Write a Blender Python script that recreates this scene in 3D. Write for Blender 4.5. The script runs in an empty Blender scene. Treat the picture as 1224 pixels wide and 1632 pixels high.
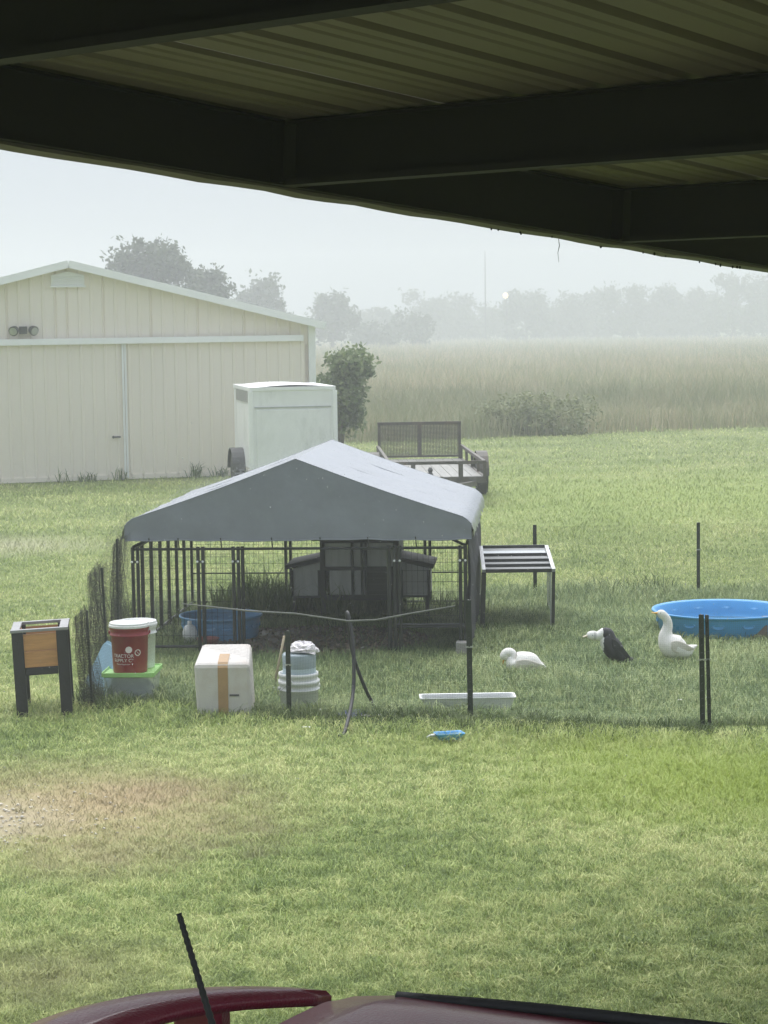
import bpy, math, random
import numpy as np
from mathutils import Vector, Matrix

R = math.radians
S = bpy.context.scene
COL = S.collection

# ------------------------------------------------------------------ camera
F, CX, CY, H = 3300.0, 612.0, 816.0, 2.88
PITCH, ROLL = math.atan(296 / F), R(0.8)
fwd = Vector((0, math.cos(PITCH), -math.sin(PITCH)))
r0, u0 = Vector((1, 0, 0)), Vector((0, math.sin(PITCH), math.cos(PITCH)))
RT = math.cos(ROLL) * r0 - math.sin(ROLL) * u0
UP = math.sin(ROLL) * r0 + math.cos(ROLL) * u0
EYE = Vector((0, 0, H))
cam_d = bpy.data.cameras.new('camera')
cam = bpy.data.objects.new('camera', cam_d)
COL.objects.link(cam)
m = Matrix((RT, UP, -fwd)).transposed().to_4x4()
m.translation = EYE
cam.matrix_world = m
cam_d.sensor_fit = 'VERTICAL'
cam_d.sensor_height = 36.0
cam_d.lens = F / 1632 * 36.0
cam_d.clip_start, cam_d.clip_end = 0.05, 3000
S.camera = cam


def ray(px, py):
    return fwd + RT * ((px - CX) / F) - UP * ((py - CY) / F)


def W(px, py, z=0.0):
    r = ray(px, py)
    return EYE + r * ((z - H) / r.z)


def D(px, py, d):
    r = ray(px, py)
    return EYE + r * (d / r.y)


# ------------------------------------------------------------------ sky, sun, exposure
SUN_EL, SUN_AZ = 63, -8
world = bpy.data.worlds.new('World')
S.world = world
world.use_nodes = True
wn, wl = world.node_tree.nodes, world.node_tree.links
wn.clear()
sky = wn.new('ShaderNodeTexSky')
sky.sky_type = 'NISHITA'
sky.sun_disc = False
sky.sun_elevation = R(SUN_EL)
sky.sun_rotation = R(SUN_AZ)
sky.air_density, sky.dust_density, sky.ozone_density = 1.0, 4.0, 1.0
mixw = wn.new('ShaderNodeMix')
mixw.data_type = 'RGBA'
mixw.inputs[0].default_value = 0.92
mixw.inputs[7].default_value = (1.62, 1.83, 2.10, 1)      # the closed rain-cloud deck over the clear sky
bgw = wn.new('ShaderNodeBackground')
bgw.inputs[1].default_value = 0.1
outw = wn.new('ShaderNodeOutputWorld')
wl.new(sky.outputs[0], mixw.inputs[6])
wl.new(mixw.outputs[2], bgw.inputs[0])
wl.new(bgw.outputs[0], outw.inputs[0])

sun_d = bpy.data.lights.new('sun', 'SUN')
sun_d.energy, sun_d.angle, sun_d.color = 1.5, R(85), (1.0, 0.995, 0.985)
sun = bpy.data.objects.new('sun', sun_d)
COL.objects.link(sun)
az, el = R(SUN_AZ), R(SUN_EL)
sdir = Vector((math.sin(az) * math.cos(el), math.cos(az) * math.cos(el), math.sin(el)))
sun.rotation_euler = sdir.to_track_quat('Z', 'Y').to_euler()
sun.location = (0, -20, 60)

S.view_settings.view_transform = 'Standard'
S.view_settings.look = 'None'
S.view_settings.exposure = 1.78
S.view_settings.gamma = 1.0
S.view_settings.use_curve_mapping = False
S.render.engine = 'CYCLES'
S.cycles.use_denoising = True
S.cycles.max_bounces = 8
S.cycles.volume_bounces = 1
S.cycles.transparent_max_bounces = 12


# ------------------------------------------------------------------ helpers
def tag(o, label=None, cat=None, group=None, kind=None):
    if label: o['label'] = label
    if cat: o['category'] = cat
    if group: o['group'] = group
    if kind: o['kind'] = kind
    return o


def thing(name, label, cat, loc=(0, 0, 0), rz=0.0, group=None, rx=0.0, ry=0.0):
    o = bpy.data.objects.new(name, None)
    o.empty_display_size = 0.1
    COL.objects.link(o)
    o.location = loc
    o.rotation_euler = (rx, ry, rz)
    return tag(o, label, cat, group)


def catmull(pts, n=6):
    pts = [Vector(p) for p in pts]
    P = [2 * pts[0] - pts[1]] + pts + [2 * pts[-1] - pts[-2]]
    out = []
    for i in range(1, len(P) - 2):
        a, b, c, d = P[i - 1:i + 3]
        for k in range(n):
            t = k / n
            out.append(0.5 * ((2 * b) + (c - a) * t + (2 * a - 5 * b + 4 * c - d) * t * t + (3 * b - a - 3 * c + d) * t ** 3))
    out.append(pts[-1])
    return out


class MB:
    def __init__(s):
        s.v, s.f = [], []

    def add(s, vs, fs):
        n = len(s.v)
        s.v += [tuple(v) for v in vs]
        s.f += [tuple(i + n for i in f) for f in fs]
        return s

    def box(s, c, sz, rot=None):
        x, y, z = [k / 2 for k in sz]
        vs = [Vector((a * x, b * y, e * z)) for e in (-1, 1) for a, b in ((-1, -1), (1, -1), (1, 1), (-1, 1))]
        if rot is not None:
            vs = [rot @ v for v in vs]
        return s.add([v + Vector(c) for v in vs], [(3, 2, 1, 0), (4, 5, 6, 7), (0, 1, 5, 4), (1, 2, 6, 5), (2, 3, 7, 6), (3, 0, 4, 7)])

    def bar(s, p, q, w, h=None, up=(0, 0, 1)):
        h = w if h is None else h
        p, q = Vector(p), Vector(q)
        d = (q - p).normalized()
        up = Vector(up)
        if abs(d.dot(up)) > 0.98:
            up = Vector((0, 1, 0))
        a = d.cross(up).normalized()
        b = a.cross(d)
        vs = [e + a * (i * w / 2) + b * (j * h / 2) for e in (p, q) for i, j in ((-1, -1), (1, -1), (1, 1), (-1, 1))]
        return s.add(vs, [(0, 1, 2, 3), (7, 6, 5, 4), (4, 5, 1, 0), (5, 6, 2, 1), (6, 7, 3, 2), (7, 4, 0, 3)])

    def tube(s, pts, r, n=8, caps=True):
        pts = [Vector(p) for p in pts]
        rs = list(r) if hasattr(r, '__len__') else [r] * len(pts)
        rings, ref = [], None
        for i, p in enumerate(pts):
            t = (pts[min(i + 1, len(pts) - 1)] - pts[max(i - 1, 0)]).normalized()
            if ref is None:
                ref = Vector((1, 0, 0)) if abs(t.x) < 0.8 else Vector((0, 1, 0))
            a = (ref - t * ref.dot(t)).normalized()
            ref = a
            b = t.cross(a)
            rings.append([p + (a * math.cos(k * 2 * math.pi / n) + b * math.sin(k * 2 * math.pi / n)) * rs[i] for k in range(n)])
        return s.loft(rings, caps)

    def loft(s, rings, caps=True):
        n = len(rings[0])
        vs = [v for r in rings for v in r]
        fs = [(i * n + k, i * n + (k + 1) % n, (i + 1) * n + (k + 1) % n, (i + 1) * n + k) for i in range(len(rings) - 1) for k in range(n)]
        if caps:
            fs.append(tuple(reversed(range(n))))
            fs.append(tuple((len(rings) - 1) * n + k for k in range(n)))
        return s.add(vs, fs)

    def lathe(s, prof, n=28, c=(0, 0, 0), sx=1, sy=1, caps=(True, True)):
        rings = [[Vector((c[0] + r * sx * math.cos(k * 2 * math.pi / n), c[1] + r * sy * math.sin(k * 2 * math.pi / n), c[2] + z)) for k in range(n)] for r, z in prof]
        vs = [v for r in rings for v in r]
        fs = [(i * n + k, i * n + (k + 1) % n, (i + 1) * n + (k + 1) % n, (i + 1) * n + k) for i in range(len(rings) - 1) for k in range(n)]
        if caps[0]: fs.append(tuple(reversed(range(n))))
        if caps[1]: fs.append(tuple((len(rings) - 1) * n + k for k in range(n)))
        return s.add(vs, fs)

    def grid(s, rows):
        n = len(rows[0])
        return s.add([v for r in rows for v in r], [(i * n + k, i * n + k + 1, (i + 1) * n + k + 1, (i + 1) * n + k) for i in range(len(rows) - 1) for k in range(n - 1)])

    def build(s, name, mat, parent=None, smooth=False, bevel=0, solid=0, sub=0):
        me = bpy.data.meshes.new(name)
        me.from_pydata(s.v, [], s.f)
        me.materials.append(mat)
        if smooth:
            me.polygons.foreach_set('use_smooth', [True] * len(me.polygons))
        me.update()
        o = bpy.data.objects.new(name, me)
        COL.objects.link(o)
        o.parent = parent
        if solid:
            k = o.modifiers.new('solid', 'SOLIDIFY'); k.thickness = solid; k.offset = 0
        if sub:
            k = o.modifiers.new('sub', 'SUBSURF'); k.levels = k.render_levels = sub
        if bevel:
            k = o.modifiers.new('bevel', 'BEVEL'); k.width = bevel; k.segments = 2; k.limit_method = 'ANGLE'; k.angle_limit = R(40)
        return o


def copy_part(o, parent, loc=None):
    c = o.copy()
    COL.objects.link(c)
    c.parent = parent
    if loc is not None:
        c.location = loc
    return c


# ------------------------------------------------------------------ materials
def mat(name, col, rough=0.6, var=0.15, scale=6.0, bump=0.0, bscale=60.0, metal=0.0, spec=0.5, coat=0.0, coat_r=0.2,
        dirt=None, dirt_amt=0.0, dirt_scale=3.0, trans=0.0, alpha=1.0, stretch=(1, 1, 1)):
    M = bpy.data.materials.new(name)
    M.use_nodes = True
    n, l = M.node_tree.nodes, M.node_tree.links
    b = n['Principled BSDF']
    tc = n.new('ShaderNodeTexCoord')
    mp = n.new('ShaderNodeMapping')
    mp.inputs['Scale'].default_value = stretch
    l.new(tc.outputs['Object'], mp.inputs[0])
    nz = n.new('ShaderNodeTexNoise')
    nz.inputs['Scale'].default_value = scale
    nz.inputs['Detail'].default_value = 6
    nz.inputs['Roughness'].default_value = 0.65
    l.new(mp.outputs[0], nz.inputs[0])
    rp = n.new('ShaderNodeValToRGB')
    rp.color_ramp.elements[0].position, rp.color_ramp.elements[1].position = 0.3, 0.7
    rp.color_ramp.elements[0].color = (*[max(0, c * (1 - var)) for c in col], 1)
    rp.color_ramp.elements[1].color = (*[min(1, c * (1 + var)) for c in col], 1)
    l.new(nz.outputs[0], rp.inputs[0])
    cout = rp.outputs[0]
    if dirt:
        nd = n.new('ShaderNodeTexNoise')
        nd.inputs['Scale'].default_value = dirt_scale
        nd.inputs['Detail'].default_value = 8
        nd.inputs['Roughness'].default_value = 0.7
        l.new(mp.outputs[0], nd.inputs[0])
        rd = n.new('ShaderNodeMapRange')
        rd.inputs[1].default_value, rd.inputs[2].default_value = 0.5, 0.75
        rd.inputs[3].default_value, rd.inputs[4].default_value = 0.0, dirt_amt
        l.new(nd.outputs[0], rd.inputs[0])
        mx = n.new('ShaderNodeMix')
        mx.data_type = 'RGBA'
        mx.inputs[7].default_value = (*dirt, 1)
        l.new(rd.outputs[0], mx.inputs[0])
        l.new(cout, mx.inputs[6])
        cout = mx.outputs[2]
    l.new(cout, b.inputs['Base Color'])
    rr = n.new('ShaderNodeMapRange')
    rr.inputs[3].default_value, rr.inputs[4].default_value = max(0.02, rough - 0.12), min(1, rough + 0.12)
    l.new(nz.outputs[0], rr.inputs[0])
    l.new(rr.outputs[0], b.inputs['Roughness'])
    b.inputs['Metallic'].default_value = metal
    b.inputs['Specular IOR Level'].default_value = spec
    b.inputs['Coat Weight'].default_value = coat
    b.inputs['Coat Roughness'].default_value = coat_r
    b.inputs['Transmission Weight'].default_value = trans
    b.inputs['Alpha'].default_value = alpha
    if bump:
        nb = n.new('ShaderNodeTexNoise')
        nb.inputs['Scale'].default_value = bscale
        nb.inputs['Detail'].default_value = 4
        l.new(mp.outputs[0], nb.inputs[0])
        bp = n.new('ShaderNodeBump')
        bp.inputs['Strength'].default_value = bump
        bp.inputs['Distance'].default_value = 0.01
        l.new(nb.outputs[0], bp.inputs['Height'])
        l.new(bp.outputs[0], b.inputs['Normal'])
    return M


def mth(n, l, op, a, b):
    k = n.new('ShaderNodeMath')
    k.operation = op
    for i, v in enumerate((a, b)):
        if isinstance(v, (int, float)):
            k.inputs[i].default_value = v
        else:
            l.new(v, k.inputs[i])
    return k.outputs[0]


def leafmat(name, cols, scale=0.4, fine=6.0, patches=(), upmix=0.55, transl=0.3, rough=0.55, per_rand=0.0):
    """grass, leaves and turf: colour follows world position (dry and lush patches)"""
    M = bpy.data.materials.new(name)
    M.use_nodes = True
    n, l = M.node_tree.nodes, M.node_tree.links
    b = n['Principled BSDF']
    g = n.new('ShaderNodeNewGeometry')
    nz = n.new('ShaderNodeTexNoise'); nz.inputs['Scale'].default_value = scale; nz.inputs['Detail'].default_value = 4
    nf = n.new('ShaderNodeTexNoise'); nf.inputs['Scale'].default_value = fine; nf.inputs['Detail'].default_value = 3
    l.new(g.outputs['Position'], nz.inputs[0]); l.new(g.outputs['Position'], nf.inputs[0])
    a = mth(n, l, 'MULTIPLY', nz.outputs[0], 0.5)
    c = mth(n, l, 'MULTIPLY', nf.outputs[0], 0.5)
    s = mth(n, l, 'ADD', a, c)
    if per_rand:
        isl = mth(n, l, 'MULTIPLY', g.outputs['Random Per Island'], per_rand)
        s = mth(n, l, 'ADD', mth(n, l, 'SUBTRACT', s, per_rand / 2), isl)
    rp = n.new('ShaderNodeValToRGB')
    e = rp.color_ramp.elements
    while len(e) < len(cols):
        e.new(0.5)
    for i, cc in enumerate(cols):
        e[i].position = 0.33 + 0.34 * i / (len(cols) - 1)
        e[i].color = (*cc, 1)
    l.new(s, rp.inputs[0])
    col = rp.outputs[0]
    for (px, py, rad, fall, pc, amt) in patches:
        vm = n.new('ShaderNodeVectorMath'); vm.operation = 'DISTANCE'
        fl = n.new('ShaderNodeVectorMath'); fl.operation = 'MULTIPLY'; fl.inputs[1].default_value = (1, 1, 0)
        l.new(g.outputs['Position'], fl.inputs[0])
        l.new(fl.outputs[0], vm.inputs[0]); vm.inputs[1].default_value = (px, py, 0)
        dd = mth(n, l, 'ADD', vm.outputs[1], mth(n, l, 'MULTIPLY', mth(n, l, 'SUBTRACT', nf.outputs[0], 0.5), rad * 1.5))
        dd = mth(n, l, 'ADD', dd, mth(n, l, 'MULTIPLY', mth(n, l, 'SUBTRACT', nz.outputs[0], 0.5), rad * 1.5))
        mr = n.new('ShaderNodeMapRange')
        mr.inputs[1].default_value, mr.inputs[2].default_value = rad - fall, rad + fall
        mr.inputs[3].default_value, mr.inputs[4].default_value = amt, 0.0
        l.new(dd, mr.inputs[0])
        mx = n.new('ShaderNodeMix'); mx.data_type = 'RGBA'
        mx.inputs[7].default_value = (*pc, 1)
        l.new(mr.outputs[0], mx.inputs[0]); l.new(col, mx.inputs[6])
        col = mx.outputs[2]
    l.new(col, b.inputs['Base Color'])
    b.inputs['Roughness'].default_value = rough
    b.inputs['Specular IOR Level'].default_value = 0.3
    if upmix:
        nv = n.new('ShaderNodeVectorMath'); nv.operation = 'SCALE'; nv.inputs['Scale'].default_value = 1 - upmix
        l.new(g.outputs['Normal'], nv.inputs[0])
        ad = n.new('ShaderNodeVectorMath'); ad.operation = 'ADD'; ad.inputs[1].default_value = (0, 0, upmix)
        l.new(nv.outputs[0], ad.inputs[0])
        nm = n.new('ShaderNodeVectorMath'); nm.operation = 'NORMALIZE'
        l.new(ad.outputs[0], nm.inputs[0]); l.new(nm.outputs[0], b.inputs['Normal'])
    if transl:
        tr = n.new('ShaderNodeBsdfTranslucent'); l.new(col, tr.inputs[0])
        ms = n.new('ShaderNodeMixShader'); ms.inputs[0].default_value = transl
        l.new(b.outputs[0], ms.inputs[1]); l.new(tr.outputs[0], ms.inputs[2])
        l.new(ms.outputs[0], n['Material Output'].inputs[0])
    return M


BROWN = W(110, 1290)
GRAV = W(20, 1310)
RIGHTP = W(1120, 1250)
PATCH = [(W(700, 1192).x, W(700, 1192).y, 0.35, 0.5, (0.27, 0.34, 0.07), 0.5), (W(960, 1190).x, W(960, 1190).y, 0.4, 0.5, (0.28, 0.35, 0.06), 0.6), (BROWN.x, BROWN.y, 0.95, 0.7, (0.42, 0.33, 0.19), 0.8), (W(225, 1265).x, W(225, 1265).y, 0.28, 0.4, (0.36, 0.26, 0.16), 0.75), (W(160, 1375).x, W(160, 1375).y, 0.25, 0.4, (0.38, 0.31, 0.18), 0.6),
         (GRAV.x - 0.3, GRAV.y, 0.45, 0.35, (0.36, 0.31, 0.225), 0.8),
         (W(60, 1560).x, W(60, 1560).y, 0.35, 0.5, (0.36, 0.31, 0.16), 0.5),
         (RIGHTP.x, RIGHTP.y, 0.95, 0.7, (0.31, 0.41, 0.05), 0.7),
         (W(20, 870).x, W(20, 870).y, 0.7, 0.9, (0.42, 0.40, 0.27), 0.7),
         (W(1150, 790).x, W(1150, 790).y, 5.0, 4.0, (0.27, 0.35, 0.08), 0.5)]
G_COLS = [(0.10, 0.16, 0.035), (0.29, 0.39, 0.10), (0.60, 0.63, 0.27)]
M_TURF = leafmat('turf_soil', [(0.09, 0.125, 0.03), (0.145, 0.185, 0.05), (0.22, 0.235, 0.09)], 0.5, 9, PATCH, upmix=0, transl=0, rough=0.9)
M_GRASS = leafmat('lawn_grass', G_COLS, 0.5, 5, PATCH, upmix=0.8, transl=0.2, per_rand=0.30)
M_PENG = leafmat('pen_grass', [(0.10, 0.165, 0.06), (0.22, 0.30, 0.12), (0.40, 0.46, 0.21)], 0.8, 4, (), upmix=0.7, transl=0.2, per_rand=0.3)
M_WEED = leafmat('weed_leaves', [(0.045, 0.08, 0.022), (0.095, 0.14, 0.045), (0.20, 0.24, 0.10)], 1.5, 6, (), upmix=0.3, transl=0.3, per_rand=0.2)
M_FIELD = leafmat('field_grass', [(0.24, 0.29, 0.12), (0.39, 0.38, 0.20), (0.58, 0.49, 0.31)], 0.05, 0.6,
                  [(W(860, 660).x, W(860, 660).y, 7, 6, (0.16, 0.19, 0.08), 0.6), (W(620, 690).x, W(620, 690).y, 9, 7, (0.18, 0.21, 0.09), 0.6)], upmix=0.6, transl=0.3, per_rand=0.3)
M_LEAF = leafmat('tree_leaves', [(0.035, 0.055, 0.025), (0.06, 0.085, 0.035), (0.09, 0.115, 0.05)], 0.5, 2, (), upmix=0.2, transl=0.25, per_rand=0.2)
M_LEAF2 = leafmat('bush_leaves', [(0.075, 0.12, 0.045), (0.145, 0.205, 0.08), (0.26, 0.31, 0.16)], 0.9, 3, (), upmix=0.2, transl=0.3, per_rand=0.25)
M_LEAF3 = leafmat('shrub_leaves', [(0.13, 0.16, 0.07), (0.21, 0.24, 0.105), (0.31, 0.31, 0.16)], 0.9, 3, (), upmix=0.4, transl=0.3, per_rand=0.25)
M_BARK = mat('bark', (0.10, 0.085, 0.07), 0.9, 0.3, 4, 0.5, 20)
M_STEEL = mat('painted_steel', (0.011, 0.0105, 0.0105), 0.65, 0.3, 5, 0.1, 30, spec=0.2)
M_ROOFU = mat('roof_sheet_underside', (0.12, 0.104, 0.072), 0.55, 0.15, 3, 0.08, 12)
M_CONC = mat('concrete', (0.30, 0.29, 0.27), 0.75, 0.2, 3, 0.3, 60)
M_SHED = mat('beige_sheet', (0.86, 0.785, 0.70), 0.5, 0.06, 0.8, 0.05, 4, dirt=(0.70, 0.65, 0.57), dirt_amt=0.35, dirt_scale=0.8, stretch=(1, 1, 0.35))
M_WHITE = mat('white_paint', (0.88, 0.88, 0.88), 0.4, 0.05, 3, 0.04, 20, dirt=(0.6, 0.6, 0.58), dirt_amt=0.3, dirt_scale=1.6)
M_TRIM = mat('white_trim', (0.90, 0.90, 0.90), 0.4, 0.04, 3)
M_TRAILER = mat('dirty_white_skin', (0.88, 0.88, 0.88), 0.4, 0.06, 2, 0.05, 8, dirt=(0.42, 0.43, 0.40), dirt_amt=0.6, dirt_scale=1.8, stretch=(1, 1, 0.4))
M_DARKV = mat('dark_plastic', (0.07, 0.07, 0.075), 0.6, 0.2)
M_RUBBER = mat('rubber', (0.025, 0.025, 0.026), 0.6, 0.3, 20, 0.2, 80)
M_RUST = mat('rusty_steel', (0.085, 0.075, 0.065), 0.6, 0.35, 9, 0.2, 60, dirt=(0.18, 0.10, 0.05), dirt_amt=0.5)
M_DECK = mat('wet_deck_boards', (0.28, 0.27, 0.25), 0.35, 0.3, 6, 0.3, 40)
M_GALV = mat('galvanised', (0.45, 0.46, 0.47), 0.4, 0.15, 8, metal=0.7)
M_FABRIC = mat('wet_grey_fabric', (0.215, 0.23, 0.27), 0.5, 0.13, 3, 0.25, 9, coat=0.7, coat_r=0.25, spec=0.5)
M_BLACKM = mat('black_coated_steel', (0.018, 0.02, 0.02), 0.35, 0.3, 10, spec=0.5)
M_TPOST = mat('green_black_post', (0.022, 0.03, 0.025), 0.45, 0.35, 12, 0.1, 40)
M_NET = mat('black_netting', (0.035, 0.038, 0.038), 0.7, 0.2)
M_NETG = mat('weathered_netting', (0.085, 0.085, 0.075), 0.7, 0.3, 8)
M_CORD = mat('grey_net_cord', (0.13, 0.14, 0.125), 0.7, 0.2, 14)
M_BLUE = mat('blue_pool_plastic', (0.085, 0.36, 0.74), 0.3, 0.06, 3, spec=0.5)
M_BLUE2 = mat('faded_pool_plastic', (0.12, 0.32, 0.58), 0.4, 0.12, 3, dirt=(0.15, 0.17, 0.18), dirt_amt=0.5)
M_RED = mat('red_plastic', (0.30, 0.022, 0.03), 0.4, 0.14, 5, dirt=(.20, .09, .07), dirt_amt=.5, dirt_scale=6)
M_WPLAST = mat('white_plastic', (0.78, 0.79, 0.78), 0.4, 0.04, 6, dirt=(0.5, 0.48, 0.42), dirt_amt=0.25)
M_GREENL = mat('lime_plastic', (0.36, 0.66, 0.22), 0.4, 0.06, 5)
M_CLEAR = mat('clear_tote_plastic', (0.72, 0.78, 0.74), 0.25, 0.08, 5, trans=0.0, alpha=0.42)
M_CLOTHN = mat('navy_cloth', (0.07, 0.085, 0.16), 0.8, 0.3, 9, 0.4, 20)
M_LBLUE = mat('pale_blue_plastic', (0.20, 0.36, 0.47), 0.35, 0.08, 5)
M_NAVY = mat('navy_plastic', (0.04, 0.055, 0.22), 0.35, 0.15, 5)
M_CEDAR = mat('cedar_board', (0.56, 0.285, 0.115), 0.6, 0.22, 5, 0.2, 60, dirt=(0.25, 0.10, 0.04), dirt_amt=0.6, dirt_scale=4, stretch=(0.3, 1, 3))
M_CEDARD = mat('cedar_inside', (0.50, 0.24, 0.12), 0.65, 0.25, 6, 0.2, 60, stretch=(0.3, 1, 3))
M_BLACKW = mat('black_stained_wood', (0.02, 0.02, 0.021), 0.6, 0.3, 8, 0.2, 60)
M_GREYTOP = mat('weathered_grey_wood', (0.27, 0.27, 0.275), 0.5, 0.18, 9, 0.15, 60)
M_FOAM = mat('white_foam_board', (0.58, 0.55, 0.52), 0.7, 0.05, 9, 0.15, 90, dirt=(0.42, 0.30, 0.22), dirt_amt=0.6, dirt_scale=3)
M_TAPE = mat('brown_tape', (0.40, 0.25, 0.125), 0.5, 0.15, 9)
M_STICK = mat('pale_stick', (0.42, 0.35, 0.24), 0.7, 0.15, 9)
M_HOSE = mat('black_hose', (0.03, 0.03, 0.032), 0.4, 0.2, 9, spec=0.35)
M_DUCKW = mat('white_feathers', (0.82, 0.80, 0.76), 0.8, 0.05, 10, 0.25, 45, stretch=(0.5, 1, 1.6))
M_WING = mat('cream_wing_feathers', (0.70, 0.655, 0.59), 0.8, 0.12, 14, 0.5, 60, stretch=(0.35, 1, 2.5))
M_BILL = mat('orange_bill', (0.72, 0.42, 0.10), 0.45, 0.1)
M_BILLP = mat('pale_bill', (0.62, 0.55, 0.42), 0.5, 0.1)
M_EYE = mat('dark_eye', (0.01, 0.01, 0.01), 0.2, 0)
M_COOPG = mat('grey_coop_panel', (0.64, 0.64, 0.655), 0.7, 0.12, 8, 0.1, 40, stretch=(3, 3, 0.4))
M_COOPD = mat('dark_coop_wood', (0.045, 0.045, 0.048), 0.7, 0.25, 8, 0.15, 40)
M_MUD = mat('wet_mud', (0.075, 0.055, 0.042), 0.5, 0.35, 5, 0.6, 30)
M_CHIP = mat('wood_chips', (0.20, 0.145, 0.11), 0.7, 0.4, 40)
M_BRICKB = mat('brown_block', (0.20, 0.16, 0.14), 0.8, 0.2, 9, 0.3, 60)
M_POLY = mat('wet_polycarbonate', (0.80, 0.82, 0.82), 0.08, 0.03, 5, spec=0.8, coat=1.0, coat_r=0.03)
M_CARRED = mat('maroon_paint', (0.24, 0.02, 0.045), 0.4, 0.08, 3, bump=.35, bscale=160, coat=0.3, coat_r=0.08, spec=0.25)
M_GLASS = mat('tinted_glass', (0.015, 0.018, 0.018), 0.05, 0.0, 3, spec=0.8)
M_PEBBLE = mat('pale_pebble', (0.62, 0.58, 0.50), 0.7, 0.25, 3)
M_LETTER = mat('white_print', (0.80, 0.72, 0.70), 0.6, 0.03)
M_BAG = mat('crumpled_bag', (0.78, 0.74, 0.76), 0.4, 0.08, 14, 0.4, 60)
M_JUG = mat('smoky_jug', (0.36, 0.43, 0.47), 0.25, 0.1, 6)
M_TRAIL_IN = mat('tank_grey', (0.4, 0.4, 0.4), 0.5)


def npmesh(name, V, Fc, M, parent=None, smooth=False):
    me = bpy.data.meshes.new(name)
    k = Fc.shape[1]
    me.vertices.add(len(V)); me.vertices.foreach_set('co', np.ascontiguousarray(V, dtype=np.float32).ravel())
    me.loops.add(Fc.size); me.loops.foreach_set('vertex_index', np.ascontiguousarray(Fc, dtype=np.int32).ravel())
    me.polygons.add(len(Fc)); me.polygons.foreach_set('loop_start', np.arange(0, Fc.size, k, dtype=np.int32))
    if smooth:
        me.polygons.foreach_set('use_smooth', np.ones(len(Fc), dtype=bool))
    me.materials.append(M)
    me.update(calc_edges=True)
    me.validate()
    o = bpy.data.objects.new(name, me)
    COL.objects.link(o)
    o.parent = parent
    return o


def blades(rng, x, y, z, h, w, lean):
    """bent grass blades: arrays in, (V, F) out"""
    n = len(x)
    a = rng.uniform(0, 2 * np.pi, n); fa = rng.normal(0, 0.9, n)
    lx, ly = np.cos(a) * lean * h, np.sin(a) * lean * h
    wx, wy = np.cos(fa) * w / 2, np.sin(fa) * w / 2
    V = np.zeros((n, 5, 3), np.float32)
    V[:, 0] = np.stack([x - wx, y - wy, z], 1); V[:, 1] = np.stack([x + wx, y + wy, z], 1)
    mx, my, mz = x + lx * 0.35, y + ly * 0.35, z + h * 0.6
    V[:, 2] = np.stack([mx + wx * .75, my + wy * .75, mz], 1); V[:, 3] = np.stack([mx - wx * .75, my - wy * .75, mz], 1)
    V[:, 4] = np.stack([x + lx, y + ly, z + h * np.clip(1 - 0.35 * lean, .35, 1)], 1)
    b = (np.arange(n) * 5)[:, None, None]
    Fc = (np.array([[0, 1, 2], [0, 2, 3], [3, 2, 4]])[None] + b).reshape(-1, 3)
    return V.reshape(-1, 3), Fc


def clump(rng, c, n, rad, h, w, lean=0.5):
    r = rad * np.sqrt(rng.uniform(0, 1, n)); a = rng.uniform(0, 6.283, n)
    return blades(rng, c[0] + r * np.cos(a), c[1] + r * np.sin(a), np.full(n, c[2] if len(c) > 2 else 0.0), h * rng.uniform(.45, 1, n), w * rng.uniform(.6, 1.3, n), lean * rng.uniform(.3, 1.7, n))


def cat(parts):
    Vs, Fs, o = [], [], 0
    for V, Fc in parts:
        Vs.append(V); Fs.append(Fc + o); o += len(V)
    return np.concatenate(Vs), np.concatenate(Fs)


# ------------------------------------------------------------------ ground
g = MB()
g.grid([[(x, y, 0) for x in (-1500, -60, 60, 1500)] for y in (-300, -20, 60, 1800)])
tag(g.build('ground', M_TURF), kind='structure')
g = MB(); g.box((0.6, 2.6, -0.03), (7.5, 8.2, 0.07))
tag(g.build('driveway', M_CONC, bevel=0.01), kind='structure')

# ------------------------------------------------------------------ carport overhead
P2, P3 = D(450, 300, 7.5), D(985, 388, 9.17)
cu = (P3 - P2).normalized()
cv = Vector((cu.y, -cu.x, 0)).normalized()
cn = cv.cross(cu).normalized()
if cn.z < 0: cn = -cn
DP = (P3 - P2).length


def cp(a, b, c):
    return P2 + cu * a + cv * b + cn * c


U0, U1, V1 = -5.2, 4.75, 6.2
CBASE = cp(4.55, 0.06, 0); CBASE.z = 0
carport = thing('carport', 'dark steel carport roof with ribbed metal sheets and channel purlins overhead', 'carport', CBASE)


def cbuild(mb, name, M, parent=carport, **k):
    o = mb.build(name, M, parent, **k)
    if parent is carport:
        o.location = -CBASE
    return o


def cbox(mb, a0, a1, b0, b1, c0, c1):
    vs = [cp(a, b, c) for c in (c0, c1) for a, b in ((a0, b0), (a1, b0), (a1, b1), (a0, b1))]
    mb.add(vs, [(0, 1, 2, 3), (7, 6, 5, 4), (4, 5, 1, 0), (5, 6, 2, 1), (6, 7, 3, 2), (7, 4, 0, 3)])
    return mb


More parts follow.
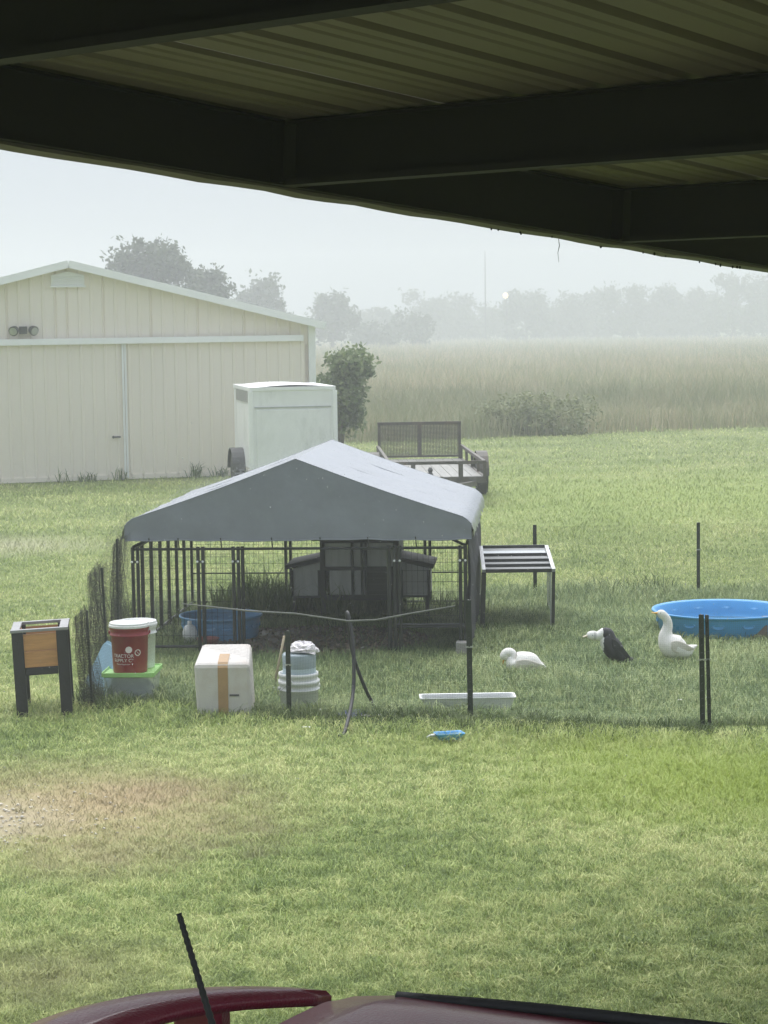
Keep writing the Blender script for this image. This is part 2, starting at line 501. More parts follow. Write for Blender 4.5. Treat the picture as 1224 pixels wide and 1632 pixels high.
BH = 0.235
b = MB(); cbox(b, U0, U1, -0.006, 0.006, 0.004, BH); cbox(b, U0, U1, 0.0061, 0.062, 0.0, 0.006); cbox(b, U0, U1, 0.0061, 0.05, BH - .008, BH - .002)
cbuild(b, 'rake_beam', M_STEEL)
b = MB()
vs = []
ns = 60
for i in range(ns + 1):                                             # drip trim below the beam, a little wavy
    a = U0 + (U1 - U0) * i / ns
    w = 0.006 * math.sin(i * 1.7) + 0.003 * math.sin(i * 4.1)
    vs += [cp(a, -0.035, -0.018 + w * .5), cp(a, 0.03, -0.012 + w * .5), cp(a, 0.03, -0.002), cp(a, -0.009, -0.002), cp(a, -0.009, BH + 0.03), cp(a, -0.035, BH + 0.03)]
fs = []
for i in range(ns):
    k = i * 6
    fs += [(k + j, k + (j + 1) % 6, k + 6 + (j + 1) % 6, k + 6 + j) for j in range(6)]
b.add(vs, fs)
cbuild(b, 'drip_trim', mat('drip_trim_paint', (0.10, 0.09, 0.075), 0.55, 0.25, 5))
for i in (-2, -1, 0, 1, 2):
    a = i * DP
    b = MB()
    cbox(b, a - 0.004, a + 0.004, 0.063, V1, 0.006, BH - .004); cbox(b, a - 0.062, a - 0.0041, 0.063, V1, 0.0, 0.006); cbox(b, a - .062, a - 0.0041, 0.063, V1, BH - .01, BH - .0045)
    cbox(b, a - 0.062, a - 0.057, 0.063, V1, 0.0061, 0.022)
    pu = cbuild(b, 'purlin', M_STEEL)
    b = MB(); cbox(b, a - 0.075, a - 0.066, 0.012, 0.07, 0.008, BH - .012)
    c = cbuild(b, 'end_plate', M_STEEL)
PER = 0.335
NP = 6
for k in range(NP):
    b = MB()
    prof = []
    for j in range(3):
        s0 = (k * 3 + j) * PER - 0.25
        e = 0.0015 if k % 2 else 0.0
        prof += [(s0, e), (s0 + .105, e), (s0 + .115, .006 + e), (s0 + .13, .006 + e), (s0 + .14, e), (s0 + .185, e), (s0 + .195, .006 + e), (s0 + .21, .006 + e), (s0 + .22, e),
                 (s0 + .265, e), (s0 + .282, .034 + e), (s0 + .318, .034 + e), (s0 + PER - .0005, e)]
    rows = [[cp(a, v, BH + c + 0.001) for v, c in prof] for a in (U0 - .1, -1.0, 1.5, U1 + .1)]
    b.grid(rows)
    o = cbuild(b, 'roof_sheet', M_ROOFU, solid=0.0008)
for (i, v) in [(0, .75), (0, 1.08), (0, 1.42), (0, 1.75), (1, .4), (1, .72), (1, 1.05), (0, .4)]:
    b = MB(); cbox(b, i * DP - .012, i * DP + .012, v - .02, v + .02, BH - .0035, BH - .0005)
    cbuild(b, 'purlin_clip', M_GALV)
rnd = random.Random(4)
for k in range(16):
    a = rnd.uniform(0.9, 3.4)
    p = cp(a, rnd.uniform(-.03, 0.02), -0.02)
    r = rnd.uniform(.003, .006)
    b = MB(); b.lathe([(0.0005, -r * 1.6), (r * .8, -r), (r, 0), (r * .6, r), (0.0005, r * 1.8)], 8, p)
    cbuild(b, 'water_drop', M_STEEL, smooth=True)
b = MB(); p = D(890, 380, 8.85)
b.tube([p, p + Vector((0.004, 0, -.03)), p + Vector((-.003, 0, -.06)), p + Vector((.001, 0, -.10))], [.0012, .002, .0012, .0008], 5)
cbuild(b, 'hanging_strand', M_CORD)
for (a, v) in ((4.55, .06), (4.55, 5.9), (-4.9, .06), (-4.9, 5.9)):
    t = cp(a, v, 0)
    b = MB(); b.bar((t.x, t.y, 0), (t.x, t.y, t.z), 0.1); b.box((t.x, t.y, .006), (.2, .2, .012))
    cbuild(b, 'column', M_STEEL)

# ------------------------------------------------------------------ metal shed
A0, A1 = W(0, 771), W(360, 758.5)
sx = (A1 - A0); sx.z = 0; sx.normalize()
# apex foot: point on the front line seen at px 113
rr = ray(113, 700)
t = (A0.x - (rr.x / rr.y) * A0.y) / (sx.y * (rr.x / rr.y) - sx.x)
SB = A0 + sx * t; SB.z = 0
HW, ZE, ZA, DEP = 4.8, 2.93, 4.11, 11.0
shed = thing('metal_shed', 'large beige ribbed metal shed with low gable roof and sliding doors', 'shed', SB, math.atan2(sx.y, sx.x))


def roofz(x):
    return ZA - (ZA - ZE) * abs(x) / HW


def ribbed(x0, x1, zf0, zf1, y0, per=0.229, dep=0.022, sgn=-1):
    """vertical sheet between x0 and x1 with trapezoid ribs towards -y"""
    prof = []
    k = math.floor(x0 / per)
    while k * per < x1 + per:
        c = k * per
        prof += [(c - per / 2 + .01, 0), (c - .032, 0), (c - .017, dep), (c + .017, dep), (c + .032, 0)]
        k += 1
    prof = [p for p in prof if x0 - 1e-6 <= p[0] <= x1 + 1e-6]
    prof = [(x0, 0)] + [p for p in prof if x0 + .004 < p[0] < x1 - .004] + [(x1, 0)]
    mb = MB()
    mb.grid([[(x, y0 + sgn * d, zf0(x)) for x, d in prof], [(x, y0 + sgn * d, zf1(x)) for x, d in prof]])
    return mb


ZT = 2.66
x = -HW
while x < HW - .01:
    x1 = min(x + .916, HW)
    if x < 0 < x1:                                                     # sheet split at the ridge so that it follows both slopes
        ribbed(x, 0, lambda q: ZT - .12, lambda q: roofz(q) - .02, 0.0).build('wall_panel', M_SHED, shed)
        ribbed(0, x1, lambda q: ZT - .12, lambda q: roofz(q) - .02, 0.0).build('wall_panel', M_SHED, shed)
    else:
        ribbed(x, x1, lambda q: ZT - .12, lambda q: roofz(q) - .02, 0.0).build('wall_panel', M_SHED, shed)
    x = x1
b = MB(); b.box((0, .06, ZT / 2), (2 * HW - .1, .04, ZT)); b.build('door_surround', M_SHED, shed)
for (x0, x1, yy, nm) in ((-HW + .1, 1.02, -.07, 'l'), (1.05, HW - .16, -.05, 'r')):
    d = MB(); d.box(((x0 + x1) / 2, yy + .03, ZT / 2 + .02), (x1 - x0, .03, ZT - .08)); dr = d.build('sliding_door', M_SHED, shed)
    x = x0
    while x < x1 - .01:
        xe = min(x + .916, x1)
        ribbed(x, xe, lambda q: .05, lambda q: ZT - .02, yy).build('door_panel', M_SHED, dr)
        x = xe
    e = MB(); e.box((x0 + .02 if nm == 'r' else x1 - .0, yy - .03, ZT / 2), (.035, .03, ZT - .06)); e.build('edge_trim', M_TRIM, dr)
    e = MB(); e.box(((x0 + x1) / 2, yy - .012, .055), (x1 - x0, .02, .09)); e.build('bottom_rail', M_SHED, dr)
    if nm == 'l':
        e = MB(); e.box((.86, yy - .045, .83), (.16, .03, .03)); e.box((.80, yy - .035, .83), (.02, .03, .05)); e.build('handle', M_DARKV, dr)
b = MB(); b.box((-.05, -.12, ZT + .03), (2 * HW - .32, .12, .085)); b.box((-.05, -.178, ZT - .02), (2 * HW - .32, .006, .05)); b.build('track_cover', M_TRIM, shed, bevel=.006)
for sgn in (-1, 1):
    b = MB(); b.box((sgn * (HW - .01), -.03, ZE / 2), (.14, .07, ZE - .04)); b.build('corner_trim', M_WHITE, shed, bevel=.004)
    b = MB()                                                           # side wall
    b.box((sgn * (HW - .02), DEP / 2 + .02, ZE / 2), (.03, DEP - .03, ZE - .05)); b.build('side_wall', M_SHED, shed)
    r = MB()
    th = .05
    o0, o1 = (0.0, ZA + .07), (sgn * (HW + .2), roofz(HW + .2) + .07)
    r.add([(o0[0], -.28, o0[1]), (o1[0], -.28, o1[1]), (o1[0], DEP + .2, o1[1]), (o0[0], DEP + .2, o0[1]),
           (o0[0], -.28, o0[1] - th), (o1[0], -.28, o1[1] - th), (o1[0], DEP + .2, o1[1] - th), (o0[0], DEP + .2, o0[1] - th)],
          [(0, 1, 2, 3), (7, 6, 5, 4), (0, 4, 5, 1), (1, 5, 6, 2), (2, 6, 7, 3), (3, 7, 4, 0)])
    ro = r.build('roof', M_WHITE, shed)
    tr = MB(); tr.bar((o0[0] - sgn * .0, -.30, o0[1] - .045), (o1[0], -.30, o1[1] - .045), .03, .14); tr.build('rake_trim', M_TRIM, ro)
b = MB(); b.box((0, DEP, ZE / 2), (2 * HW - .1, .03, ZE)); b.build('back_wall', M_SHED, shed)
v = MB(); v.add([(-.30, -.06, 3.72), (.33, -.06, 3.72), (.33, -.06, 3.93), (.01, -.06, 4.0), (-.30, -.06, 3.93), (-.30, 0, 3.72), (.33, 0, 3.72), (.33, 0, 3.93), (.01, 0, 4.0), (-.30, 0, 3.93)],
              [(0, 1, 2, 3, 4), (0, 5, 6, 1), (1, 6, 7, 2), (2, 7, 8, 3), (3, 8, 9, 4), (4, 9, 5, 0)])
vo = v.build('gable_vent', M_WHITE, shed)
v = MB(); v.box((.015, -.075, 3.715), (.68, .05, .03)); v.build('sill', M_TRIM, vo)
for k in range(5):
    v = MB(); v.box((.015, -.066, 3.75 + k * .036), (.58, .012, .012), Matrix.Rotation(.5, 3, 'X')); v.build('slat', M_WHITE, vo)
fl = MB(); fl.box((-.86, -.10, 2.90), (.14, .16, .14)); flo = fl.build('floodlight', M_DARKV, shed, bevel=.01)
for sgn in (-1, 1):
    h = MB()
    c0 = Vector((-.86 + sgn * .17, -.16, 2.90))
    h.tube([c0 + Vector((0, .08, 0)), c0, c0 + Vector((sgn * .03, -.05, -.02))], [.05, .085, .095], 14)
    ho = h.build('lamp_head', M_DARKV, flo, smooth=False)
    h = MB(); h.tube([c0 + Vector((sgn * .031, -.052, -.021)), c0 + Vector((sgn * .034, -.058, -.023))], .075, 14); h.build('lamp_glass', M_GALV, flo)

# ------------------------------------------------------------------ enclosed cargo trailer
cb = D(400, 700, 36.0); cb.z = 0
ct = thing('cargo_trailer', 'small white enclosed cargo trailer with streaked sides beside the shed', 'trailer', cb, R(10.8))
L_, Wd, Zb, Zt = 2.4, 1.49, .42, 1.80
b = MB(); b.box((Wd / 2, L_ / 2, (Zb + Zt) / 2), (Wd, L_, Zt - Zb)); body = b.build('body', M_TRAILER, ct, bevel=.01)
b = MB(); rows = []
for i in range(9):
    xx = -.015 + (Wd + .03) * i / 8
    zz = Zt + .035 + .05 * math.sin(math.pi * i / 8)
    rows.append([(xx, -.015, zz), (xx, L_ + .015, zz)])
b.grid(rows); b.box((Wd / 2, L_ / 2, Zt + .02), (Wd + .03, L_ + .03, .07)); b.build('roof', M_WHITE, ct, bevel=.008)
for k in (0, 1):
    e = MB(); e.box((k * Wd, -.006, (Zb + Zt) / 2 - .01), (.075, .05, Zt - Zb - .02)); e.build('corner_post', M_TRIM, ct, bevel=.006)
e = MB(); e.box((Wd / 2, -.012, Zt - .30), (Wd - .14, .02, .018)); e.build('seam', M_GALV, ct)
e = MB(); e.box((Wd / 2, -.008, (Zb + Zt - .33) / 2), (Wd - .20, .02, Zt - Zb - .36)); e.build('ramp_door', M_TRAILER, ct, bevel=.004)
e = MB(); e.box((-.008, .98, Zt - .12), (.02, 1.9, .19)); e.build('side_stripe', mat('grey_stripe', (.30, .30, .29), .5), ct)
e = MB(); e.box((-.008, .10, Zt - .12), (.024, .12, .19)); e.build('stripe_cap', M_TRIM, ct)
for sgn, xx in ((-1, -.10), (1, Wd + .10)):
    w = MB(); w.lathe([(.16, -.09), (.31, -.09), (.33, -.06), (.33, .06), (.31, .09), (.16, .09)], 22)
    wo = w.build('wheel', M_RUBBER, ct, smooth=False); wo.location = (xx, 1.25, .33); wo.rotation_euler = (0, R(90), 0)
    w = MB(); w.lathe([(.02, -.05), (.17, -.07), (.165, .07), (.02, .05)], 16); w.build('rim', M_WHITE, wo)
    f = MB(); f.grid([[(xx + sgn * k, 1.25 + .42 * math.cos(t), .36 + .38 * math.sin(t)) for t in [math.pi * q / 10 for q in range(11)]] for k in (-.1, .13)]); f.build('fender', M_DARKV, ct, solid=.012)
t_ = MB(); t_.bar((.2, L_, .40), (Wd / 2, L_ + 1.0, .40), .06, .08); t_.bar((Wd - .2, L_, .40), (Wd / 2, L_ + 1.0, .40), .06, .08); t_.bar((Wd / 2, L_ + .9, .02), (Wd / 2, L_ + .9, .6), .05); t_.build('tongue', M_RUST, ct)

# ------------------------------------------------------------------ open utility trailer
ub = D(772, 738, 33.0); ub.z = 0
far = W(735, 711, .69); far.z = 0
ydir = (far - ub).normalized()
ut = thing('utility_trailer', 'open steel utility trailer with raised mesh ramp gate and wet deck', 'trailer', ub, math.atan2(-ydir.x, ydir.y))
TL, TW, ZD, ZR = 4.6, 1.52, .42, .70
fr = MB()
for xx in (0, -TW):
    fr.bar((xx, 0, ZD), (xx, TL, ZD), .05, .10); fr.bar((xx, 0, ZR), (xx, TL, ZR), .05, .05)
fr.bar((-TW, 0, ZD - .003), (0, 0, ZD - .003), .05, .10); fr.bar((-TW, 0, ZR - .002), (0, 0, ZR - .002), .05, .05); fr.bar((-TW, TL, ZD - .003), (0, TL, ZD - .003), .05, .10)
fr.build('frame', M_RUST, ut)
for xx in (0, -TW):
    for k in range(5):
        p = MB(); p.bar((xx, TL * k / 4, ZD + .04), (xx, TL * k / 4, ZR - .02), .045); p.build('stake_post', M_RUST, ut)
for xx in (-.38, -TW + .38):
    p = MB(); p.bar((xx, 0, ZD + .04), (xx, 0, ZR - .02), .07); p.build('stake_post', M_RUST, ut)
for k in range(9):
    p = MB(); p.box((-.03 - .08 - k * (TW - .06) / 9, TL / 2, ZD + .035), ((TW - .06) / 9 - .008, TL - .1, .03)); p.build('deck_board', M_DECK, ut)
gt = MB()
ZG = 1.12
gt.bar((-.03, TL, ZD + .04), (-.03, TL, ZG), .05); gt.bar((-TW + .03, TL, ZD + .04), (-TW + .03, TL, ZG), .05)
gt.bar((-TW, TL, ZG), (0, TL, ZG), .05); gt.bar((-TW, TL, ZD + .1), (0, TL, ZD + .1), .04); gt.bar((-TW / 2, TL, ZD + .1), (-TW / 2, TL, ZG), .06)
gate = gt.build('ramp_gate', M_RUST, ut)
wm = MB()
nx, nz = 56, 26
for i in range(nx):
    xx = -TW + TW * (i + .5) / nx; wm.add([(xx - .005, TL, ZD + .1), (xx + .005, TL, ZD + .1), (xx + .005, TL, ZG), (xx - .005, TL, ZG)], [(0, 1, 2, 3)])
for i in range(nz):
    zz = ZD + .1 + (ZG - ZD - .1) * (i + .5) / nz; wm.add([(-TW, TL + .002, zz - .005), (0, TL + .002, zz - .005), (0, TL + .002, zz + .005), (-TW, TL + .002, zz + .005)], [(0, 1, 2, 3)])
tag(wm.build('wire_mesh', M_RUST, gate), kind='stuff')
for sgn, xx in ((1, .16), (-1, -TW - .16)):
    w = MB(); w.lathe([(.16, -.09), (.30, -.09), (.32, -.06), (.32, .06), (.30, .09), (.16, .09)], 22)
    wo = w.build('wheel', M_RUBBER, ut); wo.location = (xx, 2.3, .32); wo.rotation_euler = (0, R(90), 0)
    w = MB(); w.lathe([(.02, -.05), (.17, -.07), (.165, .07), (.02, .05)], 16); w.build('rim', M_WHITE, wo)
    f = MB(); f.grid([[(xx + k, 2.3 + .45 * math.cos(t), .34 + .40 * math.sin(t)) for t in [math.pi * q / 10 for q in range(11)]] for k in (-.10, .09)]); f.build('fender', M_RUST, ut, solid=.01)
t_ = MB(); t_.bar((-.15, 0, ZD - .06), (-TW / 2, -1.1, ZD - .06), .06, .08); t_.bar((-TW + .15, 0, ZD - .06), (-TW / 2, -1.1, ZD - .06), .06, .08); t_.bar((-TW / 2, -1.0, .0), (-TW / 2, -1.0, .55), .05); t_.build('tongue', M_RUST, ut)
p = MB(); p.lathe([(.04, 0), (.05, .02), (.03, .06), (.045, .10), (.02, .14)], 10, (-.85, .25, ZD + .05)); p.build('jack_knob', M_DARKV, ut)


# ------------------------------------------------------------------ trees and bushes
def tree(name, label, base, h, rx, seed, nleaf=1500, leaf=.3, M=M_LEAF, group=None, low=.25, bush=False, cat_='tree', lobes=9, pointed=0.0):
    rng = np.random.default_rng(seed)
    t = thing(name, label, cat_, base, 0, group)
    trk = MB()
    tips = []
    if bush:
        for k in range(7):
            a = k * 2.4 + rng.uniform(-.3, .3); r_ = rx * .6 * rng.uniform(.3, 1)
            tips.append((r_ * math.cos(a), r_ * math.sin(a), h * rng.uniform(.35, .8)))
            trk.tube([(0.05 * math.cos(a), .05 * math.sin(a), 0), (tips[-1][0] * .5, tips[-1][1] * .5, tips[-1][2] * .6), tips[-1]], [.05, .03, .012], 5)
    else:
        rt = h * .028
        trk.tube([(0, 0, 0), (rx * .03, 0, h * .2), (-rx * .03, .1, h * .45), (rx * .02, 0, h * .75)], [rt * 1.5, rt, rt * .7, rt * .25], 8)
        for k in range(lobes):
            a = k * 2.4 + rng.uniform(-.4, .4)
            z1 = h * rng.uniform(low + .12, .93)
            q = (z1 / h - low) / (1 - low)
            r_ = rx * rng.uniform(.35, .8) * (math.sin(math.pi * min(.97, max(.12, q * .85 + .12))) ** .6)
            tp = (r_ * math.cos(a), r_ * math.sin(a), z1)
            tips.append(tp)
            z0 = h * rng.uniform(.18, .4)
            trk.tube([(0, 0, z0), (tp[0] * .45, tp[1] * .45, z0 + (z1 - z0) * .6), tp], [rt * .5, rt * .3, rt * .1], 5)
    trk.build('trunk', M_BARK, t, smooth=True)
    tips = np.array(tips)
    lr = rx * (.42 if not bush else .5) * rng.uniform(.55, 1.1, len(tips))
    # second level: small twig clusters round each limb tip
    ncl = max(26, nleaf // 22)
    ci = rng.integers(0, len(tips), ncl)
    dv = rng.normal(0, 1, (ncl, 3)); dv /= np.linalg.norm(dv, axis=1)[:, None]
    cc = tips[ci] + dv * (lr[ci] * rng.uniform(.35, 1.05, ncl))[:, None] * np.array([1, 1, .75])
    cr = leaf * rng.uniform(.9, 2.1, ncl)
    li = rng.integers(0, ncl, nleaf)
    P = cc[li] + np.clip(rng.normal(0, .55, (nleaf, 3)), -1, 1) * cr[li][:, None]
    P[:, 2] = np.maximum(P[:, 2], h * (low * .6 if not bush else .03))
    nn = rng.normal(0, 1, (nleaf, 3)) + np.array([0, 0, .5]); nn /= np.linalg.norm(nn, axis=1)[:, None]
    a1 = np.cross(nn, rng.normal(0, 1, (nleaf, 3))); a1 /= np.linalg.norm(a1, axis=1)[:, None]
    a2 = np.cross(nn, a1)
    s = (leaf * rng.uniform(.35, .8, nleaf))[:, None]
    V = np.stack([P - a1 * s, P - a2 * s * .5 + a1 * s * .1, P + a1 * s, P + a2 * s * .5 + a1 * s * .1], 1).reshape(-1, 3)
    Fc = np.arange(nleaf * 4).reshape(-1, 4)
    tag(npmesh('crown', V, Fc, M, t), kind='stuff')
    return t


def tree_px(name, label, px, ytop, hwpx, d, seed, **k):
    top = D(px, ytop, d)
    tree(name, label, (top.x, top.y, 0), top.z, hwpx / F * d, seed, **k)


tree_px('oak_tree', 'large grey-green tree rising behind the shed ridge', 240, 388, 82, 120, 1, nleaf=11000, leaf=.27, low=.25, lobes=14)
tree_px('oak_tree', 'smaller tree behind the shed roof, right of the large one', 325, 425, 52, 124, 2, nleaf=6000, leaf=.26, lobes=11)
tree_px('oak_tree', 'hazy round tree behind the lower end of the shed roof', 415, 444, 48, 190, 3, nleaf=4600, leaf=.40, lobes=14, low=.1)
tree_px('oak_tree', 'hazy tree just right of the shed eave, beyond the field', 528, 472, 38, 235, 4, nleaf=4200, leaf=.48, low=.05, lobes=14)
TG = 'far treeline across the field'
far_trees = [(588, 482, 30, 'far hazy tree at the left end of the treeline'), (668, 466, 42, 'far hazy tree left of the thin mast'), (745, 480, 46, 'low far tree at the foot of the thin mast'),
             (838, 463, 36, 'far hazy tree just right of the bright lamp'), (897, 472, 34, 'second far tree right of the bright lamp'), (952, 458, 32, 'far tree in the middle of the right treeline'),
             (994, 459, 36, 'far tree beside the middle one, right half of treeline'), (1058, 466, 48, 'broad low far tree in the right part of the treeline'), (1108, 472, 36, 'low far tree left of the tallest right tree'),
             (1168, 440, 58, 'tallest far tree under the carport edge at right'), (1226, 436, 50, 'far tree cut by the right edge of the photo')]
for i, (px, yt, hw, lb) in enumerate(far_trees):
    tree_px('distant_tree', lb, px, yt, hw * 1.25, 325 + (i % 3) * 9, 20 + i, nleaf=4200, leaf=.62, group=TG, low=.04, lobes=14)
for i, (px, yt, hw, lb) in enumerate([(630, 494, 40, 'low far thicket below the gap left of the mast'), (705, 490, 40, 'low far thicket just left of the mast'), (790, 494, 40, 'low far thicket below the bright lamp'), (868, 488, 38, 'low far thicket between the two trees right of the lamp'),
                                      (925, 490, 40, 'low far thicket left of the middle treeline trees'), (1025, 486, 44, 'low far thicket left of the broad low tree'), (1085, 488, 40, 'low far thicket right of the broad low tree'), (1135, 486, 44, 'low far thicket at the foot of the tallest right tree'), (1200, 484, 44, 'low far thicket at the right end of the treeline'), (560, 496, 36, 'low far thicket right of the shed eave')]):
    tree_px('distant_bush', lb, px, yt, hw, 350, 60 + i, nleaf=2200, leaf=.7, group='low thickets in the far treeline', bush=True, cat_='bush')
tree_px('distant_bush', 'hazy bush in the field, left of two below the mast', 598, 512, 40, 250, 41, nleaf=2600, leaf=.42, bush=True, cat_='bush')
tree_px('distant_bush', 'hazy bush in the field, right of two below the mast', 655, 503, 46, 260, 42, nleaf=2800, leaf=.42, bush=True, cat_='bush')
tree_px('leafy_bush', 'tall green bush beside the right corner of the shed', 538, 537, 60, 46, 43, nleaf=11000, leaf=.12, M=M_LEAF2, bush=True, cat_='bush')
tree_px('field_shrub', 'dark shrub at the near edge of the tall grass field', 850, 650, 120, 54.5, 44, nleaf=6000, leaf=.10, M=M_LEAF3, bush=True, cat_='bush')

pm = D(774, 520, 318); pm.z = 0
t = thing('radio_mast', 'thin tall mast standing in the far treeline', 'mast', pm)
b = MB(); zt = D(774, 400, 318).z
b.tube([(0, 0, 0), (0, 0, zt * .6), (0, 0, zt)], [.13, .10, .06], 6); b.build('pole', M_DARKV, t)
for q in (.55, .8):
    b = MB(); b.bar((-.25, 0, zt * q), (.25, 0, zt * q), .05); b.build('crossarm', M_DARKV, t)
pl = D(806, 520, 312); pl.z = 0
zl = D(806, 471, 312).z
t = thing('yard_lamp', 'lit yellow yard lamp on a pole in the far treeline', 'lamp', pl)
b = MB(); b.tube([(0.2, .3, 0), (.2, .3, zl + .3)], .08, 6); b.build('pole', M_DARKV, t)
b = MB(); b.bar((.2, .3, zl + .3), (0, 0, zl + .3), .06); b.build('arm', M_DARKV, t)
E = bpy.data.materials.new('lamp_glow'); E.use_nodes = True
eb = E.node_tree.nodes['Principled BSDF']; eb.inputs['Emission Color'].default_value = (1, .66, .28, 1); eb.inputs['Emission Strength'].default_value = .8
b = MB(); b.lathe([(.02, -.45), (.32, -.3), (.42, 0), (.32, .3), (.02, .45)], 12, (0, 0, zl)); b.build('bulb', E, t, smooth=True)

# ------------------------------------------------------------------ kennel with fabric cover
KW, KD, ZTOP = 2.95, 3.04, .96
KA = R(4.5)
kx, ky = Vector((math.cos(KA), -math.sin(KA), 0)), Vector((math.sin(KA), math.cos(KA), 0))
KO = W(743, 1042) - kx * KW


def K(x, y, z=0):
    return KO + kx * x + ky * y + Vector((0, 0, z))


ken = thing('covered_kennel', 'black wire kennel under a peaked wet grey fabric cover', 'kennel', KO, -KA)
half = KW / 2
PK, EV = 1.73, 1.19


def prof_z(x):
    """cover height over the kennel at local x: straight slopes, a tight bend at each eave"""
    a = abs(x - half) / (half + .06)
    z = PK - (PK - EV) * a - .016 * math.sin(math.pi * min(1, a))
    if a > .94:
        z -= .045 * ((a - .94) / .06) ** 2
    return z


xs = [-.06 + (KW + .12) * (.5 - .5 * math.cos(math.pi * i / 30)) for i in range(31)]
rnd = random.Random(8)
b = MB()
for side in (-1, 1):
    rows = []
    ssx = [x for x in xs if (x - half) * side > -1e-6]
    if side < 0: ssx = ssx[::-1]
    for j in range(31):
        y = -.04 + (KD + .10) * j / 30
        sag = .016 * abs(math.sin(math.pi * j / 30 * 3))
        row = []
        for x in ssx:
            a = abs(x - half) / half
            wr = .005 * math.sin(j * 1.9 + a * 9) * a + .004 * math.sin(j * .8 - a * 14 + side)
            row.append((x, y, prof_z(x) - sag * math.sin(math.pi * min(1, a)) + (wr if 0 < j < 30 else 0) * min(1, a * 4)))
        xe = half + side * (half + .072)
        row.append((xe + .010 * math.sin(j * 1.1 + side), y, EV - .09 + .006 * math.sin(j * 2.3)))
        row.append((xe + .014 * math.sin(j * 1.3 + side), y, 1.03 + .016 * math.sin(j * 1.7) + .008 * math.sin(j * 3.1)))
        rows.append(row)
    b.grid(rows)
cov = b.build('fabric_cover', M_FABRIC, ken, smooth=True)
for side in (-1, 1):                                                 # bound seams along the front edge, the ridge and mid cover
    for yy in (-.042, KD / 3, 2 * KD / 3):
        b = MB(); b.tube([(x, yy, prof_z(x) + (.004 if yy < 0 else -.004)) for x in xs if (x - half) * side > -1e-6], .006 if yy < 0 else .004, 5); b.build('seam', M_FABRIC, cov, smooth=True)
for (yy, nm) in ((-.045, 'f'), (KD + .065, 'b')):
    cols = []
    for x in xs:
        zt = prof_z(x) + .001
        zb = 1.025 + .005 * math.sin(x * 4.2) - .010 * abs(math.sin(x * math.pi / .42))
        cols.append([(x, yy + .004 * math.sin(x * 7 + k * .6) * (k / 6) * (1 - k / 6) * 4, zb + (zt - zb) * k / 6) for k in range(7)])
    b = MB(); b.grid(cols); b.build('gable_flap', M_FABRIC, ken, smooth=True)
b = MB(); b.tube([(x, -.05, 1.025 + .005 * math.sin(x * 4.2) - .010 * abs(math.sin(x * math.pi / .42))) for x in xs], .006, 5); b.build('hem', M_FABRIC, cov)
for x in (.16, .42, .8, 1.25, 1.68, 2.1, 2.52):
    b = MB(); b.bar((x, -.055, 1.045), (x + .005, -.03, .95), .008); b.build('bungee_tie', M_BLACKM, ken)
# frame rails of the cover
b = MB(); b.tube([(half, 0, PK - .06), (half, KD, PK - .06)], .015, 6); b.build('ridge_pole', M_BLACKM, ken)
for yy in (.01, KD - .01):
    for sgn in (0, 1):
        b = MB(); b.tube([(sgn * KW, yy, ZTOP), (half, yy, PK - .07)], .014, 6); b.build('rafter', M_BLACKM, ken)


def post(x, y, z0=0, z1=ZTOP, r=.016):
    b = MB(); b.tube([(x, y, z0), (x, y, z1)], r, 8); return b.build('post', M_BLACKM, ken)


def rail(p, q, r=.013):
    b = MB(); b.tube([p, q], r, 6); return b.build('rail', M_BLACKM, ken)


def wire(p, q, z0, z1, cx=.05, cz=.10, w=.0026):
    p, q = Vector((*p, 0)), Vector((*q, 0)); L = (q - p).length; d = (q - p) / L
    b = MB()
    for i in range(1, int(L / cx)):
        a = p + d * (i * cx); b.add([(a - d * w / 2) + Vector((0, 0, z0)), (a + d * w / 2) + Vector((0, 0, z0)), (a + d * w / 2) + Vector((0, 0, z1)), (a - d * w / 2) + Vector((0, 0, z1))], [(0, 1, 2, 3)])
    z = z0
    while z < z1:
        b.add([p + Vector((0, 0, z - w / 2)), q + Vector((0, 0, z - w / 2)), q + Vector((0, 0, z + w / 2)), p + Vector((0, 0, z + w / 2))], [(0, 1, 2, 3)]); z += cz
    return tag(b.build('wire_mesh', M_BLACKM, ken), kind='stuff')


FX = [0.0, .585, .90, 2.33, KW]
for i, x in enumerate(FX):
    for dx in ((0, .045) if i < 4 else (-.045, 0)):
        post(x + dx, 0, 0 if i in (0, 4) else .02)
    cxx = x + (.022 if i < 4 else -.022)
    b = MB(); b.box((cxx, -.018, .83), (.05, .012, .022)); c = b.build('clamp', M_BLACKM, ken)
    for sgn in (-1, 1):
        b = MB(); b.lathe([(.009, -.01), (.011, 0), (.006, .006)], 8); bo = b.build('bolt', M_TRIM, c); bo.location = (cxx + sgn * .024, -.03, .83); bo.rotation_euler = (R(90), 0, 0)
post(.98, .015); post(2.28, .015, r=.02)
rail((0, 0, ZTOP - .02), (KW, 0, ZTOP - .02)); rail((0, 0, .07), (.9, 0, .07)); rail((2.33, 0, .26), (KW, 0, .26)); rail((2.33, 0, .24), (KW, 0, .24), .008)
wire((0, 0), (.9, 0), .07, ZTOP); wire((2.33, 0), (KW, 0), .24, ZTOP)
for k in range(1, 7):                                               # left side
    b = MB(); b.bar((0, KD * k / 7, .02), (0, KD * k / 7, ZTOP), .03, .03); b.build('picket', M_BLACKM, ken)
rail((0, 0, ZTOP - .02), (0, KD, ZTOP - .02)); rail((KW, 0, ZTOP - .02), (KW, KD, ZTOP - .02)); rail((0, KD, ZTOP - .02), (KW, KD, ZTOP - .02))
rail((0, 0, .06), (0, KD, .06)); rail((0, KD, .06), (KW, KD, .06)); rail((KW, 0, .06), (KW, KD, .06)); rail((0, KD, .36), (KW, KD, .36), .008)
